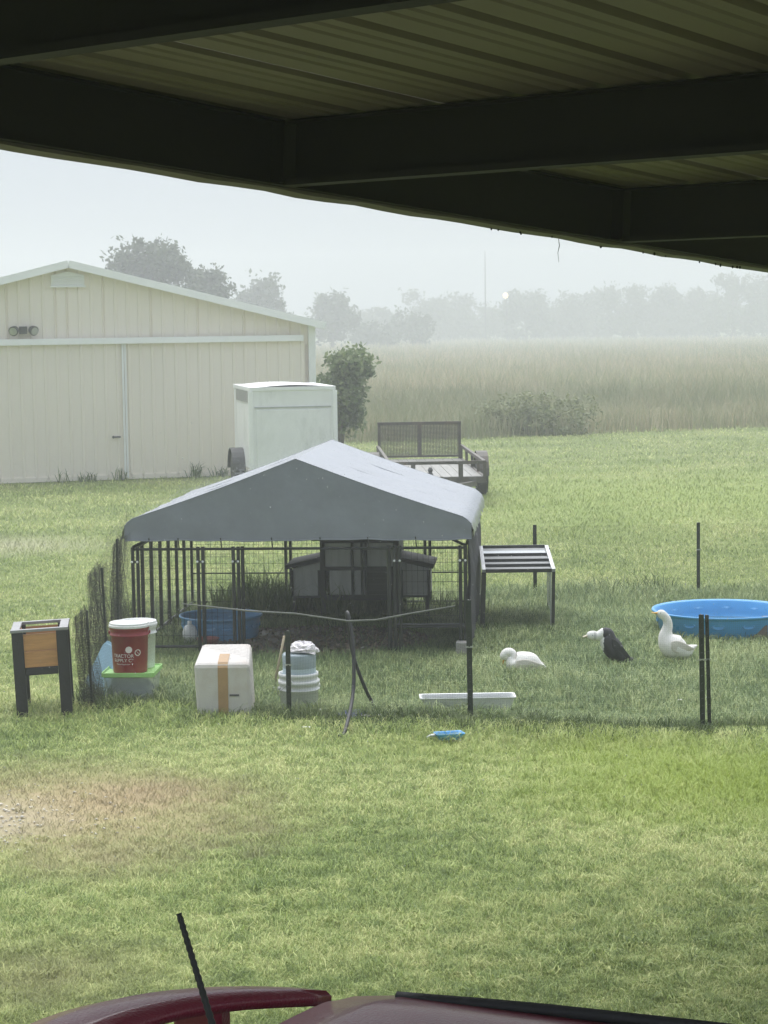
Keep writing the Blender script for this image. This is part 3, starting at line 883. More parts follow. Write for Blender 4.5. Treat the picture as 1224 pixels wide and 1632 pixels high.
for x in (0, .98, 1.03, 1.46, 1.50, 2.42, 2.47, KW):
    post(x, KD)
wire((0, KD), (KW, KD), .06, ZTOP); wire((0, 0), (0, KD), .06, ZTOP, .10, .10); wire((KW, 0), (KW, KD), .06, ZTOP)
b = MB()                                                            # bunched dark shade netting down the right side
rw = []
for j in range(22):
    y = -.02 + KD * j / 21
    rw.append([(KW + .03 + .02 * math.sin(j * 1.9 + k * .8), y, 1.0 - (.98 - .02) * k / 6 - (.0 if k else .03 * math.sin(j))) for k in range(7)])
b.grid(rw); b.build('shade_curtain', mat('dark_shade_cloth', (.045, .045, .05), .8, .3, 12, .3, 40), ken, solid=.003)
b = MB(); b.box((KW - .02, -.06, .06), (.13, .12, .12)); tag(b.build('paver_block', M_CONC, None, bevel=.01), 'small grey concrete block at the foot of the kennel front corner', 'block').parent = None
bpy.data.objects['paver_block'].location = KO; bpy.data.objects['paver_block'].rotation_euler = (0, 0, -KA)

# mud and chips inside the kennel
c = K(1.55, .75)
b = MB(); n = 40; rng = random.Random(3)
b.add([(c.x, c.y, .006)] + [(c.x + 1.15 * (1 + .12 * rng.uniform(-1, 1)) * math.cos(k * 2 * math.pi / n), c.y + .95 * (1 + .12 * rng.uniform(-1, 1)) * math.sin(k * 2 * math.pi / n), .005) for k in range(n)],
      [(0, 1 + k, 1 + (k + 1) % n) for k in range(n)])
tag(b.build('mud_patch', M_MUD), kind='structure')
nr = np.random.default_rng(5)
n = 1500
a = nr.uniform(0, 6.283, n); r_ = np.sqrt(nr.uniform(0, 1, n))
P = np.stack([c.x + 1.05 * r_ * np.cos(a), c.y + .9 * r_ * np.sin(a), np.full(n, .012)], 1)
an = nr.uniform(0, 6.283, n); l1 = nr.uniform(.008, .028, n); l2 = nr.uniform(.004, .012, n)
d1 = np.stack([np.cos(an) * l1, np.sin(an) * l1, nr.normal(0, .008, n)], 1); d2 = np.stack([-np.sin(an) * l2, np.cos(an) * l2, nr.normal(0, .006, n)], 1)
tag(npmesh('wood_chips', np.stack([P - d1 - d2, P + d1 - d2, P + d1 + d2, P - d1 + d2], 1).reshape(-1, 3), np.arange(n * 4).reshape(-1, 4), M_CHIP), kind='stuff')

# ------------------------------------------------------------------ chicken coop in the kennel
cb = K(1.82, 2.2)
coop = thing('chicken_coop', 'grey wooden chicken coop with dark trim and two side nest boxes inside the kennel', 'chicken coop', cb, -KA)
CW, CD, Z0, Z1 = .78, .62, .22, .80
cd2 = CW / 2
for sx_ in (-1, 1):
    for y in (0, CD):
        b = MB(); b.bar((sx_ * (cd2 - .025), y, 0), (sx_ * (cd2 - .025), y, Z1), .05); b.build('corner_post', M_COOPD, coop)
b = MB(); b.box((0, CD, (Z0 + Z1) / 2), (CW - .1, .02, Z1 - Z0)); b.build('back_panel', M_COOPG, coop)
for sx_ in (-1, 1):
    b = MB(); b.box((sx_ * (cd2 - .012), CD / 2, (Z0 + Z1) / 2), (.02, CD - .05, Z1 - Z0)); b.build('side_panel', M_COOPG, coop)
b = MB(); b.box((0, CD / 2, Z0 - .02), (CW - .04, CD, .03)); b.build('floor_board', M_COOPD, coop)
for (x0, x1, z0, z1) in ((-.34, -.09, .52, .76), (-.055, .07, .52, .76), (.075, .33, .52, .76), (-.30, -.08, .24, .49), (-.055, .02, .24, .49), (.035, .06, .24, .49)):
    b = MB(); b.box(((x0 + x1) / 2, -.005, (z0 + z1) / 2), (x1 - x0, .016, z1 - z0)); b.build('front_board', M_COOPG, coop, bevel=.003)
for z in (.225, .505, .775):
    b = MB(); b.box((0, -.02, z), (CW - .1, .03, .035)); b.build('crossrail', M_COOPD, coop)
for x in (-.07, .025, .066):
    b = MB(); b.box((x, -.028, .5), (.022, .02, .54)); b.build('upright', M_COOPD, coop)
b = MB(); b.box((.20, .02, .365), (.27, .02, .25)); dr = b.build('pop_door', M_COOPD, coop)
for k in range(4):
    s_ = MB(); s_.box((.20, .005, .28 + k * .06), (.25, .01, .008)); s_.build('bar', M_BLACKM, dr)
b = MB(); b.box((.30, -.04, .5), (.03, .012, .06)); b.build('latch_tag', M_TRIM, coop)
b = MB(); b.box((0, CD / 2 - .04, Z1 + .035), (CW + .14, CD + .2, .03), Matrix.Rotation(R(4), 3, 'X')); b.build('roof', M_COOPD, coop, bevel=.004)
for sx_ in (-1, 1):
    nb = MB()
    xa, xb = sx_ * (cd2 + .002), sx_ * (cd2 + .29)
    za, zb = .56, .49
    yy0, yy1 = .06, CD - .02
    nb.add([(xa, yy0, .22), (xb, yy0, .22), (xb, yy0, zb), (xa, yy0, za), (xa, yy1, .22), (xb, yy1, .22), (xb, yy1, zb), (xa, yy1, za)], [(0, 1, 2, 3), (7, 6, 5, 4), (1, 5, 6, 2), (0, 4, 5, 1)])
    nb = nb.build('nest_box', M_COOPG, coop)
    l_ = MB(); cx_ = (xa + xb) / 2 + sx_ * .02
    l_.box((cx_, (yy0 + yy1) / 2 - .02, .555), (.36, yy1 - yy0 + .10, .045), Matrix.Rotation(sx_ * R(12), 3, 'Y')); l_.build('lid', M_COOPD, nb, bevel=.004)
    for (xx, w_) in ((xb, .03), (xa + sx_ * .015, .03)):
        l_ = MB(); l_.box((xx, yy0 - .008, .345), (w_, .02, .27)); l_.build('trim', M_COOPD, nb)
    l_ = MB(); l_.box(((xa + xb) / 2, yy0 - .008, .215), (.30, .02, .02)); l_.build('trim', M_COOPD, nb)
    l_ = MB(); l_.bar((xb - sx_ * .02, yy0 + .02, 0), (xb - sx_ * .02, yy0 + .02, .22), .035); l_.build('leg', M_COOPD, nb)


# ------------------------------------------------------------------ pools
def pool(name, label, c, R_, h, M, seed):
    t = thing(name, label, 'kiddie pool', c)
    n = 48
    pr = [(R_ * .88, 0), (R_ * .90, .015), (R_ * .96, h - .03), (R_ * .97, h - .012), (R_ * 1.0, h - .008), (R_ * 1.02, h + .004), (R_ * 1.01, h + .016), (R_ * .985, h + .014), (R_ * .96, h - .002), (R_ * .93, h * .5), (R_ * .875, .02), (.001, .018)]
    b = MB(); b.lathe(pr, n, caps=(True, False)); b.build('basin', M, t, smooth=True)
    b = MB(); b.lathe([(R_ * .90, h * .30), (.001, h * .30)], n, caps=(False, False)); b.build('water', mat('pool_water', (.05, .16, .25), .05, .1, 3, .3, 30), t)
    for k in range(14):
        a = k * 2 * math.pi / 14
        e = MB(); e.lathe([(.062, -.003), (.055, .004), (.05, .0045), (.046, 0)], 16, sy=.42, caps=(True, True))
        eo = e.build('embossed_oval', M, t, smooth=True)
        rr_ = R_ * .942
        eo.location = (rr_ * math.cos(a), rr_ * math.sin(a), h * .62)
        eo.rotation_euler = Matrix(((-math.sin(a), 0, -math.cos(a)), (math.cos(a), 0, -math.sin(a)), (0, 1, 0))).to_euler()
    return t


pc = W(1152, 972, .2); pc.z = 0
pool('kiddie_pool', 'bright blue plastic kiddie pool on the grass by the standing white duck', pc, .65, .2, M_BLUE, 1)
pk = W(352, 981, .2); pk.z = 0
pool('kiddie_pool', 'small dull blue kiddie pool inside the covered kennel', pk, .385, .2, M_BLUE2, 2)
b = MB(); b.lathe([(.05, 0), (.065, .01), (.068, .10), (.05, .15), (.02, .17), (.02, .2), (.001, .2)], 16)
p = W(303, 1024); o = tag(b.build('water_jug', M_WPLAST, None, smooth=True), 'white plastic jug standing left of the kennel pool', 'jug'); o.location = p
b = MB(); b.lathe([(.07, 0), (.08, .005), (.10, .07), (.105, .075), (.10, .08), (.06, .03), (.001, .028)], 18)
p = W(332, 1030); o = tag(b.build('feed_pan', mat('faded_red', (.28, .08, .075), .5, .2), None, smooth=True), 'faded red pan in front of the kennel pool', 'pan'); o.location = p

bk = W(1206, 1018)
t = thing('edging_block', 'brown block pair leaning on the right side of the bright pool', 'block', bk, R(12))
for k, (x, y, w, h) in enumerate(((0, 0, .17, .13), (.17, .06, .16, .19))):
    b = MB(); b.box((x, y, h / 2), (w, .11, h)); b.build('block', M_BRICKB, t, bevel=.008)

# ------------------------------------------------------------------ slatted cold-frame table
tb = W(772, 1003)
tab = thing('metal_frame_table', 'dark metal frame table with clear wet panels and slats beside kennel', 'table', tb, R(-1.5))
TW_, TD, ZF, ZBk = .66, 1.28, .545, .635
for (x, y, z, lx) in ((0, 0, ZF, -.02), (TW_, 0, ZF, -.01), (-.03, TD, ZBk, 0), (TW_ + .02, TD, ZBk, 0)):
    b = MB(); b.bar((x + lx, y, 0), (x, y, z), .03 if x > .1 else .045, .03); b.build('leg', M_BLACKM, tab)


def tz(y): return ZF + (ZBk - ZF) * y / TD


for x in (0.0, TW_):
    b = MB(); b.bar((x, 0, ZF + .012), (x, TD, ZBk + .012), .035, .03); b.build('side_rail', M_GALV, tab)
for i, y in enumerate((0, .26, .53, .83, TD)):
    b = MB(); b.bar((0.018, y, tz(y) + .013), (TW_ - .018, y, tz(y) + .013), .03, .034); b.build('slat', M_BLACKM, tab)
for (y0, y1) in ((.02, .24), (.28, .51), (.55, .81), (.85, TD - .02)):
    b = MB(); b.add([(.02, y0, tz(y0)), (TW_ - .02, y0, tz(y0)), (TW_ - .02, y1, tz(y1)), (.02, y1, tz(y1))], [(0, 1, 2, 3)]); b.build('panel', M_POLY, tab, solid=.006)
b = MB(); b.add([(TW_ + .003, .1, .1), (TW_ + .003, TD - .05, .1), (TW_ + .003, TD - .05, ZBk - .03), (TW_ + .003, .1, ZF - .03)], [(0, 1, 2, 3)]); b.build('side_panel', M_CLEAR, tab, solid=.005)
b = MB(); b.bar((TW_ - .03, 0, .0), (TW_ - .03, 0, ZF), .012); b.build('downpipe', M_GALV, tab)


# ------------------------------------------------------------------ fence posts
def tpost(label, foot, h, lean=(0, 0), w=.036, group='steel fence posts round the duck pen'):
    t = thing('fence_post', label, 'fence post', foot, 0, group, rx=lean[1], ry=lean[0])
    b = MB(); b.box((0, 0, h / 2 - .1), (w, .006, h + .2)); b.box((0, .02, h / 2 - .1), (.006, .034, h + .2)); b.build('stake', M_TPOST, t)
    k = .08
    s_ = MB()
    while k < h - .03:
        s_.box((0, -.007, k), (.012, .008, .012)); k += .054
    tag(s_.build('studs', M_TPOST, t), kind='stuff')
    b = MB(); b.box((0, -.006, h * .62), (w + .012, .004, .012)); b.build('wire_clip', M_GALV, t)
    return t


FP = [W(150, 1108), W(461, 1147), W(750, 1152), W(1120, 1168)]
tpost('fence post in front of the stacked white pails', FP[1], .66)
tpost('fence post in front of the white trough and the kennel corner', FP[2], .90, (R(-.4), 0), .04)
tpost('thicker of the paired front fence posts, under the bright pool', FP[3], .84, (R(-.7), 0), .036)
tpost('slimmer leaning post of the pair under the bright pool', W(1131, 1166), .83, (R(-1.4), 0), .026)
BPOST = [W(853, 950), W(1113, 946)]
tpost('back fence post behind the metal frame table', BPOST[0], .76, (0, 0), .04)
tpost('tall lone back fence post behind the bright pool', BPOST[1], .76, (0, 0), .036)
LPOST = [W(140, 1112), W(157, 1060), W(183, 1005), W(196, 985)]


# ------------------------------------------------------------------ netting of the pen
def netting(name, label, poly, cell=.012, w=.0007, cord=True, M=M_NET):
    """poly: list of (foot Vector, top height); straight strands along and up"""
    pts = []
    for i in range(len(poly) - 1):
        a, b = poly[i], poly[i + 1]
        L = (b[0] - a[0]).length
        n = max(2, int(L / cell))
        for k in range(n):
            t = k / n
            pts.append((a[0].lerp(b[0], t), a[1] + (b[1] - a[1]) * t))
    pts.append(poly[-1])
    b = MB()
    for i, (p, h) in enumerate(pts):
        d = (pts[min(i + 1, len(pts) - 1)][0] - pts[max(0, i - 1)][0]).normalized() * w / 2
        b.add([p - d, p + d, p + d + Vector((0, 0, h)), p - d + Vector((0, 0, h))], [(0, 1, 2, 3)])
    hm = max(h for _, h in pts)
    nz = int(hm / cell)
    st = max(1, len(pts) // 40)
    for j in range(nz + 1):
        q = j / nz
        ids = list(range(0, len(pts) - 1, st)) + [len(pts) - 1]
        b.grid([[pts[i][0] + Vector((0, 0, pts[i][1] * q - w / 2)) for i in ids], [pts[i][0] + Vector((0, 0, pts[i][1] * q + w / 2)) for i in ids]])
    o = tag(b.build(name, M), label, 'netting')
    return o


# front: sagging top cord between the left corner and the second post
cordpx = [(150, 930), (215, 950), (290, 962), (345, 968), (400, 974), (470, 978), (555, 990), (600, 988), (660, 977), (725, 966), (750, 958)]
poly = []
for (px, py) in cordpx:
    # fence line foot at this column
    tt = np.interp(px, [150, 461, 750], [0, 1, 2]); i = min(1, int(tt)); ft = FP[i].lerp(FP[i + 1], tt - i)
    top = D(px, py, ft.y)
    poly.append((Vector((top.x, ft.y, 0)), top.z))
fn = netting('bird_netting', 'dark sagging bird netting along the front of the pen, before the kennel', poly)
b = MB(); b.tube([p + Vector((0, 0, h)) for p, h in poly[2:-1]], [.003, .006] + [.0075] * (len(poly) - 6) + [.006, .003, .002], 6)
b.v = [tuple(v) for v in b.v]; b.build('top_cord', M_CORD, fn, smooth=True)
netting('bird_netting', 'dark bird netting between the trough post and the paired posts', [(FP[2].copy(), .86), (FP[2].lerp(FP[3], .5), .80), (FP[3].copy(), .83)], .014, .0003)
netting('bird_netting', 'dark bird netting right of the paired front posts', [(FP[3].copy(), .83), (W(1300, 1172), .80)], .014, .0003)
netting('bird_netting', 'dark bird netting along the back of the pen beyond table and pool', [(K(KW + .05, 3.1), .82), (BPOST[0].copy(), .74), (BPOST[1].copy(), .74), (W(1330, 940), .74)], .014, .0006)
# left side: draped, bunched netting hung over stakes
LT = [W(150, 1108), W(143, 1075), W(172, 1040), W(175, 1010), W(196, 985), W(205, 965), K(0, 1.2)]
LH = [.78, .86, .92, .95, .98, 1.0, .96]
netting('bird_netting', 'dark netting running back along the left side of the pen', [(p.copy(), h) for p, h in zip(LT, LH)], .012, .0011)


def drape(label, px, py, d, top, wpx, lean, seed):
    """a bunched fold of netting hanging from a stake: a pleated loose bundle"""
    rng = random.Random(seed)
    base = D(px, py, d)
    t = thing('net_bundle', label, 'netting', (base.x, base.y, 0), 0, 'bunched netting on the left pen fence')
    k = d / F
    b = MB(); b.bar((0, .02, 0), (lean * .4, .02, top), .018); b.build('stake', M_TPOST, t)
    for lay in range(4):
        rows = []
        for j in range(13):
            q = j / 12
            wd = wpx * k * (.35 + .65 * abs(math.sin(q * 2.6 + lay * .5 + .4)))
            zz = top * q
            if q > .92: wd *= .9
            off = lean * q + .02 * math.sin(q * 5 + lay)
            rows.append([(off - wd / 2 + wd * i / 8 + .006 * rng.uniform(-1, 1), .03 * math.sin(i * 2.1 + lay * 1.3) + .012 * lay, zz + (.05 * (i / 8 - .5) * (1 if q > .9 else 0)) * 2 + rng.uniform(-.004, .004)) for i in range(9)])
        # strands only, so one sees through it
        for r_ in rows:
            for i in range(8):
                p, q_ = Vector(r_[i]), Vector(r_[i + 1]); b2 = (0, 0, .0012)
        mb = MB()
        n = 26
        for i in range(n):
            u = i / (n - 1) * 8; a = min(7, int(u)); fr_ = u - a
            line = [Vector(r_[a]).lerp(Vector(r_[a + 1]), fr_) for r_ in rows]
            w = Vector((.0008, 0, 0))
            mb.grid([[p - w for p in line], [p + w for p in line]])
        for r_a, r_b in zip(rows[:-1], rows[1:]):
            for s_ in (0, .33, .66):
                line = [Vector(p).lerp(Vector(q), s_) for p, q in zip(r_a, r_b)]
                w = Vector((0, 0, .0008))
                mb.grid([[p - w for p in line], [p + w for p in line]])
        tag(mb.build('net_fold', M_NETG, t), kind='stuff')
    return t


drape('nearest bunched netting fold behind the black planter legs', 146, 1100, 15.6, .76, 40, -.06, 1)
drape('middle bunched netting fold left of the white-lidded buckets', 172, 1060, 16.6, .97, 40, -.08, 2)
drape('farthest and tallest bunched netting fold beside the kennel corner', 188, 1030, 17.6, 1.10, 30, .03, 3)

# ------------------------------------------------------------------ raised planter
pb = W(72, 1141)
pl = thing('raised_planter', 'raised wooden planter with black legs and orange cedar boards', 'planter', pb, R(7), ry=R(-2.2))
pw, pdp, ph = .40, .42, .655
for sx_ in (-1, 1):
    for y in (0, pdp):
        b = MB(); b.box((sx_ * (pw / 2 - .035), y, ph / 2 - .03), (.085, .05, ph + .04)); b.build('leg', M_BLACKW, pl, bevel=.004)
for (y, M) in ((-.002, M_CEDAR), (pdp + .002, M_CEDAR)):
    for k in range(2):
        b = MB(); b.box((0, y, .375 + .062 + k * .128), (pw - .11, .02, .124)); b.build('board', M, pl, bevel=.003)
for sx_ in (-1, 1):
    for k in range(2):
        b = MB(); b.box((sx_ * (pw / 2 - .04), pdp / 2, .375 + .062 + k * .128), (.02, pdp - .05, .124)); b.build('board', M_CEDARD, pl, bevel=.003)
b = MB(); b.box((0, 0, .345), (pw - .16, .045, .055)); b.build('apron', M_BLACKW, pl, bevel=.003)
b = MB(); b.box((0, pdp / 2, .385), (pw - .12, pdp - .04, .02)); b.build('bottom_board', M_CEDARD, pl)
for (c_, sz) in (((0, -.005, ph), (pw + .03, .045, .022)), ((0, pdp + .005, ph), (pw + .03, .045, .022)), ((-pw / 2 + .02, pdp / 2, ph), (.065, pdp - .036, .022)), ((pw / 2 - .02, pdp / 2, ph), (.065, pdp - .036, .022))):
    b = MB(); b.box(c_, sz); b.build('top_rim', M_GREYTOP, pl, bevel=.003)
b = MB(); b.box((0, pdp / 2, .42), (pw - .12, pdp - .06, .02)); b.build('soil', M_MUD, pl)


# ------------------------------------------------------------------ tote, buckets, pails
def rrect(w, d, r, n=4):
    out = []
    for cx_, cy_, a0 in ((w / 2 - r, d / 2 - r, 0), (-w / 2 + r, d / 2 - r, 90), (-w / 2 + r, -d / 2 + r, 180), (w / 2 - r, -d / 2 + r, 270)):
        for k in range(n + 1):
            a = R(a0 + 90 * k / n); out.append((cx_ + r * math.cos(a), cy_ + r * math.sin(a)))
    return out


def rings(spec):
    return [[Vector((x, y, z)) for x, y in rrect(w, d, r)] for w, d, r, z in spec]


tp = W(206, 1122); TOTE = tp + Vector((0, .24, 0))
tote = thing('storage_tote', 'clear plastic storage tote with lime green lid under the buckets', 'tote', TOTE, R(-3))
b = MB(); b.loft(rings([(.34, .38, .03, .002), (.355, .395, .03, .04), (.385, .43, .03, .195), (.395, .44, .03, .205), (.395, .44, .03, .215)])); b.build('bin', M_CLEAR, tote, smooth=False)
b = MB(); b.loft(rings([(.40, .445, .03, .203), (.415, .46, .035, .207), (.415, .46, .035, .240), (.40, .445, .03, .240), (.385, .43, .03, .226)])); b.build('lid', M_GREENL, tote, bevel=.003)
b = MB(); b.loft(rings([(.30, .34, .05, .006), (.31, .34, .08, .08), (.27, .28, .10, .13), (.12, .2, .05, .15)])); b.build('folded_cloth', M_CLOTHN, tote, smooth=True)


def bucket(name, label, c, M, lid=None, h=.365, rt=.148, rb=.130, rz=0.0, hollow=False, group=None):
    t = thing(name, label, 'bucket', c, rz, group)
    pr = [(rb, 0), (rb + .003, .012), (rt - .004, h - .075), (rt + .006, h - .073), (rt + .006, h - .066), (rt - .002, h - .064), (rt, h - .03), (rt + .006, h - .028), (rt + .006, h), (rt - .004, h)]
    if hollow: pr += [(rt - .008, h - .02), (rb - .004, .01), (.001, .01)]
    b = MB(); b.lathe(pr, 32, caps=(True, not hollow)); b.build('body', M, t, smooth=True)
    for k in (0, 1):
        e = MB(); e.lathe([(.014, 0), (.014, .012), (.006, .014)], 10); eo = e.build('handle_lug', M, t)
        eo.location = ((1 - 2 * k) * (rt + .002), 0, h - .055); eo.rotation_euler = (0, R(90 - 180 * k), 0)
    hd = MB(); hd.tube([((rt + .012) * math.cos(a), (rt + .02) * math.sin(a) * .98, h - .055 - .12 * math.sin(a)) for a in [math.pi * q / 14 for q in range(15)]], .0022, 5)
    hd.build('wire_handle', M_GALV, t)
    if lid:
        b = MB(); b.lathe([(rt + .008, h - .012), (rt + .012, h - .008), (rt + .012, h + .006), (rt + .007, h + .009), (rt + .006, h + .022), (rt + .002, h + .026), (rt - .008, h + .026), (rt - .012, h + .020), (.001, h + .020)], 32, caps=(False, False))
        b.build('lid', lid, t, smooth=False)
    return t


zlid = .228
rbk = bucket('lidded_bucket', 'red bucket with white lid and white printed lettering on the tote', TOTE + Vector((-.005, -.075, zlid)), M_RED, M_WPLAST, rz=0)
bucket('lidded_bucket', 'white bucket with white lid behind the red bucket', TOTE + Vector((.03, .135, zlid)), M_WPLAST, M_WPLAST, h=.345, rz=R(80))


def bend_text(body, size, ang, z, rad, parent, name='lettering'):
    cu_ = bpy.data.curves.new(name, 'FONT'); cu_.body = body; cu_.size = size; cu_.align_x = 'CENTER'; cu_.extrude = 0.0004
    ob = bpy.data.objects.new('tmp', cu_); COL.objects.link(ob)
    dg = bpy.context.evaluated_depsgraph_get()
    me = bpy.data.meshes.new_from_object(ob.evaluated_get(dg))
    bpy.data.objects.remove(ob)
    for v in me.vertices:
        a = ang + v.co.x / rad
        rr_ = rad + v.co.z + .0012
        v.co = (rr_ * math.sin(a), -rr_ * math.cos(a), z + v.co.y)
    me.materials.clear(); me.materials.append(M_LETTER)
    o = bpy.data.objects.new(name, me); COL.objects.link(o); o.parent = parent
    return o


rad_at = lambda z: .133 + (.144 - .133) * (z / .29)
bend_text('TRACTOR', .038, -.30, .128, rad_at(.14), rbk)
bend_text('SUPPLY C\u00ba', .036, -.30, .094, rad_at(.11), rbk)
bend_text('TractorSupply.com', .015, -.30, .072, rad_at(.08), rbk)


def disc_on(rad, ang, z, r_in, r_out, parent, name, M=M_LETTER):
    b = MB(); n = 20; vs = []
    for k in range(n):
        a = k * 2 * math.pi / n
        for q in (r_in, r_out):
            u = ang + q * math.cos(a) / rad; vs.append(((rad + .002) * math.sin(u), -(rad + .002) * math.cos(u), z + q * math.sin(a)))
    b.add(vs, [(2 * k, 2 * k + 1, (2 * k + 3) % (2 * n), (2 * k + 2) % (2 * n)) for k in range(n)])
    return b.build(name, M, parent)


disc_on(rad_at(.2), .06, .19, .0005, .026, rbk, 'round_emblem')
sy_ = disc_on(rad_at(.17), .56, .165, .019, .025, rbk, 'warning_symbol')
b = MB(); rA = rad_at(.17) + .002
pA = [((rA) * math.sin(.56 + s * .015 / rA), -(rA) * math.cos(.56 + s * .015 / rA), .165 - s * .015) for s in (-1, 1)]
b.bar(pA[0], pA[1], .005, .002); b.build('slash', M_LETTER, sy_)

b = MB(); b.loft([[Vector((x, y, z)) for x, y in rrect(.40, .54, .04)] for z in (0, .012)] + [[Vector((x, y, z)) for x, y in rrect(.36, .50, .04)] for z in (.012, .03)])
o = tag(b.build('loose_lid', M_LBLUE, None, bevel=.003), 'pale blue plastic lid propped on edge behind the tote', 'lid')
o.location = W(165, 1118) + Vector((.0, .30, .20)); o.rotation_euler = (R(8), R(-62), R(20))

bp_ = W(356, 1143)
fb = thing('foam_box', 'white foam box with slanted top and brown tape stripe', 'box', bp_, R(-1))
w2, dpt, zf_, zb_ = .205, .44, .40, .49
bx = MB()
bx.add([(-w2 + .01, 0, 0), (w2 + .015, 0, 0), (w2 + .0, 0.0, zf_), (-w2 - .01, 0, zf_), (-w2 + .01, dpt, 0), (w2 + .0, dpt, 0), (w2 - .02, dpt, zb_), (-w2 + .01, dpt, zb_)],
       [(0, 1, 2, 3), (7, 6, 5, 4), (1, 5, 6, 2), (4, 0, 3, 7), (3, 2, 6, 7), (1, 0, 4, 5)])
bx.build('box_shell', M_FOAM, fb, bevel=.03)
tp_ = MB(); tp_.grid([[(x, -.003, 0), (x, -.003, zf_ * .5), (x, -.003, zf_ - .028), (x, .012, zf_ - .004), (x, .03, zf_ + .011), (x, dpt * .45, zf_ + (zb_ - zf_) * .45 + .004)] for x in (-.035, .04)])
tp_.build('tape_stripe', M_TAPE, fb, solid=.001)
s_ = MB(); s_.box((.085, -.003, .165), (.07, .006, .013)); s_.build('slot', M_DARKV, fb)

pp = W(476, 1141)
b1 = bucket('white_pail', 'lower white pail of the stack behind a fence post', pp + Vector((0, .15, 0)), M_WPLAST, None, h=.25, rt=.150, rb=.135, rz=R(20), hollow=True)
b2 = bucket('white_pail', 'upper white pail nested in the lower one', pp + Vector((-.003, .15, .055)), M_WPLAST, None, h=.25, rt=.144, rb=.128, rz=R(70), hollow=True)
j_ = thing('plastic_jug', 'smoky blue plastic jug standing in the white pails', 'jug', pp + Vector((.005, .15, .075)))
b = MB(); b.lathe([(.11, 0), (.118, .02), (.12, .20), (.125, .26), (.128, .36), (.12, .375), (.05, .385), (.001, .385)], 24); b.build('body', M_JUG, j_, smooth=True)
b = MB(); b.lathe([(.1215, .175), (.1225, .18), (.1255, .265), (.125, .27)], 24, caps=(False, False)); b.build('label_band', mat('pale_label', (.55, .66, .72), .5, .1), j_, smooth=True)
rng = random.Random(6)
b = MB(); rg = []
for j in range(9):
    t_q = j / 8; r_ = .115 * math.sqrt(max(0.02, 1 - (t_q * 1.0) ** 2))
    rg.append([Vector((.035 + r_ * (1 + .16 * rng.uniform(-1, 1)) * math.cos(k * 2 * math.pi / 16), r_ * .9 * (1 + .16 * rng.uniform(-1, 1)) * math.sin(k * 2 * math.pi / 16), .075 * t_q + .012 * rng.uniform(-1, 1))) for k in range(16)])
b.loft(rg); o = tag(b.build('plastic_bag', M_BAG), 'crumpled white plastic bag on top of the blue jug', 'bag'); o.location = pp + Vector((.0, .15, .46))

b = MB(); q0, q1 = W(434, 1098), D(453, 1013, W(434, 1098).y + .05)
b.tube([q0 - Vector((0, 0, .03)), q0.lerp(q1, .5) + Vector((.006, 0, 0)), q1], [.012, .011, .010], 7); tag(b.build('wooden_stick', M_STICK, None, smooth=True), 'pale wooden stick leaning left of the white pails', 'stick')

# hose looped over the netting cord
g0, g1 = W(549, 1172), W(609, 1138)
hp = [g0 - Vector((.04, .04, .0)), g0 + Vector((0, 0, .02)), D(562, 1110, 14.85), D(564, 1050, 15.0), D(560, 1005, 15.1), D(555, 979, 15.16), D(553, 977, 15.2), D(553.5, 985, 15.24), D(557, 1010, 15.26), D(563, 1045, 15.28), D(577, 1085, 15.33), D(592, 1117, 15.4), g1 + Vector((0, 0, .012)), g1 + Vector((.12, .08, .012)), g1 + Vector((.3, .3, .012))]
b = MB(); b.tube(catmull(hp, 7), .0135, 9); tag(b.build('garden_hose', M_HOSE, None, smooth=True), 'black garden hose looped up over the netting cord', 'hose')

b = MB(); b.lathe([(.10, .03), (.13, .025), (.145, .012), (.135, .02), (.09, .035), (.001, .036)], 26, caps=(True, False)); o = tag(b.build('flying_disc', M_NAVY, None, smooth=True), 'navy blue plastic disc lying in grass by the hose', 'disc'); o.location = W(564, 1143) + Vector((0, 0, .01))
rng = random.Random(12)
for (px, py, s_, lb) in ((520, 1143, .05, 'white scrap of litter between pails and navy disc'), (592, 1148, .075, 'long white strip of litter below the hose end'), (488, 1166, .03, 'small pale scrap of litter below the white pails'),
                         (1085, 1122, .022, 'tiny white scrap on the pen grass near the paired posts')):
    b = MB(); b.grid([[(s_ * (i / 3 - .5) * 2, s_ * .35 * (j / 2 - .5) * 2 + s_ * .2 * rng.uniform(-1, 1), .03 + s_ * .25 * rng.uniform(0, 1)) for i in range(4)] for j in range(3)])
    o = tag(b.build('paper_scrap', M_BAG, None, solid=.002), lb, 'litter', 'scraps of litter in the pen'); o.location = W(px, py)

# trough
tq = W(746, 1141)
tr = thing('white_trough', 'long shallow white plastic trough at the foot of a fence post', 'trough', tq + Vector((0, .09, 0)), R(1))
b = MB(); b.loft(rings([(.60, .12, .02, 0), (.62, .135, .02, .02), (.69, .19, .025, .125), (.715, .21, .03, .13), (.715, .21, .03, .138), (.685, .185, .025, .135), (.62, .13, .02, .025), (.5, .06, .02, .02)])); b.build('basin', M_WPLAST, tr, bevel=.002)
w_ = MB(); w_.add([(-.32, -.07, .11), (.32, -.07, .11), (.32, .07, .11), (-.32, .07, .11)], [(0, 1, 2, 3)]); w_.build('water', mat('trough_water', (.2, .24, .22), .05, .1), tr)

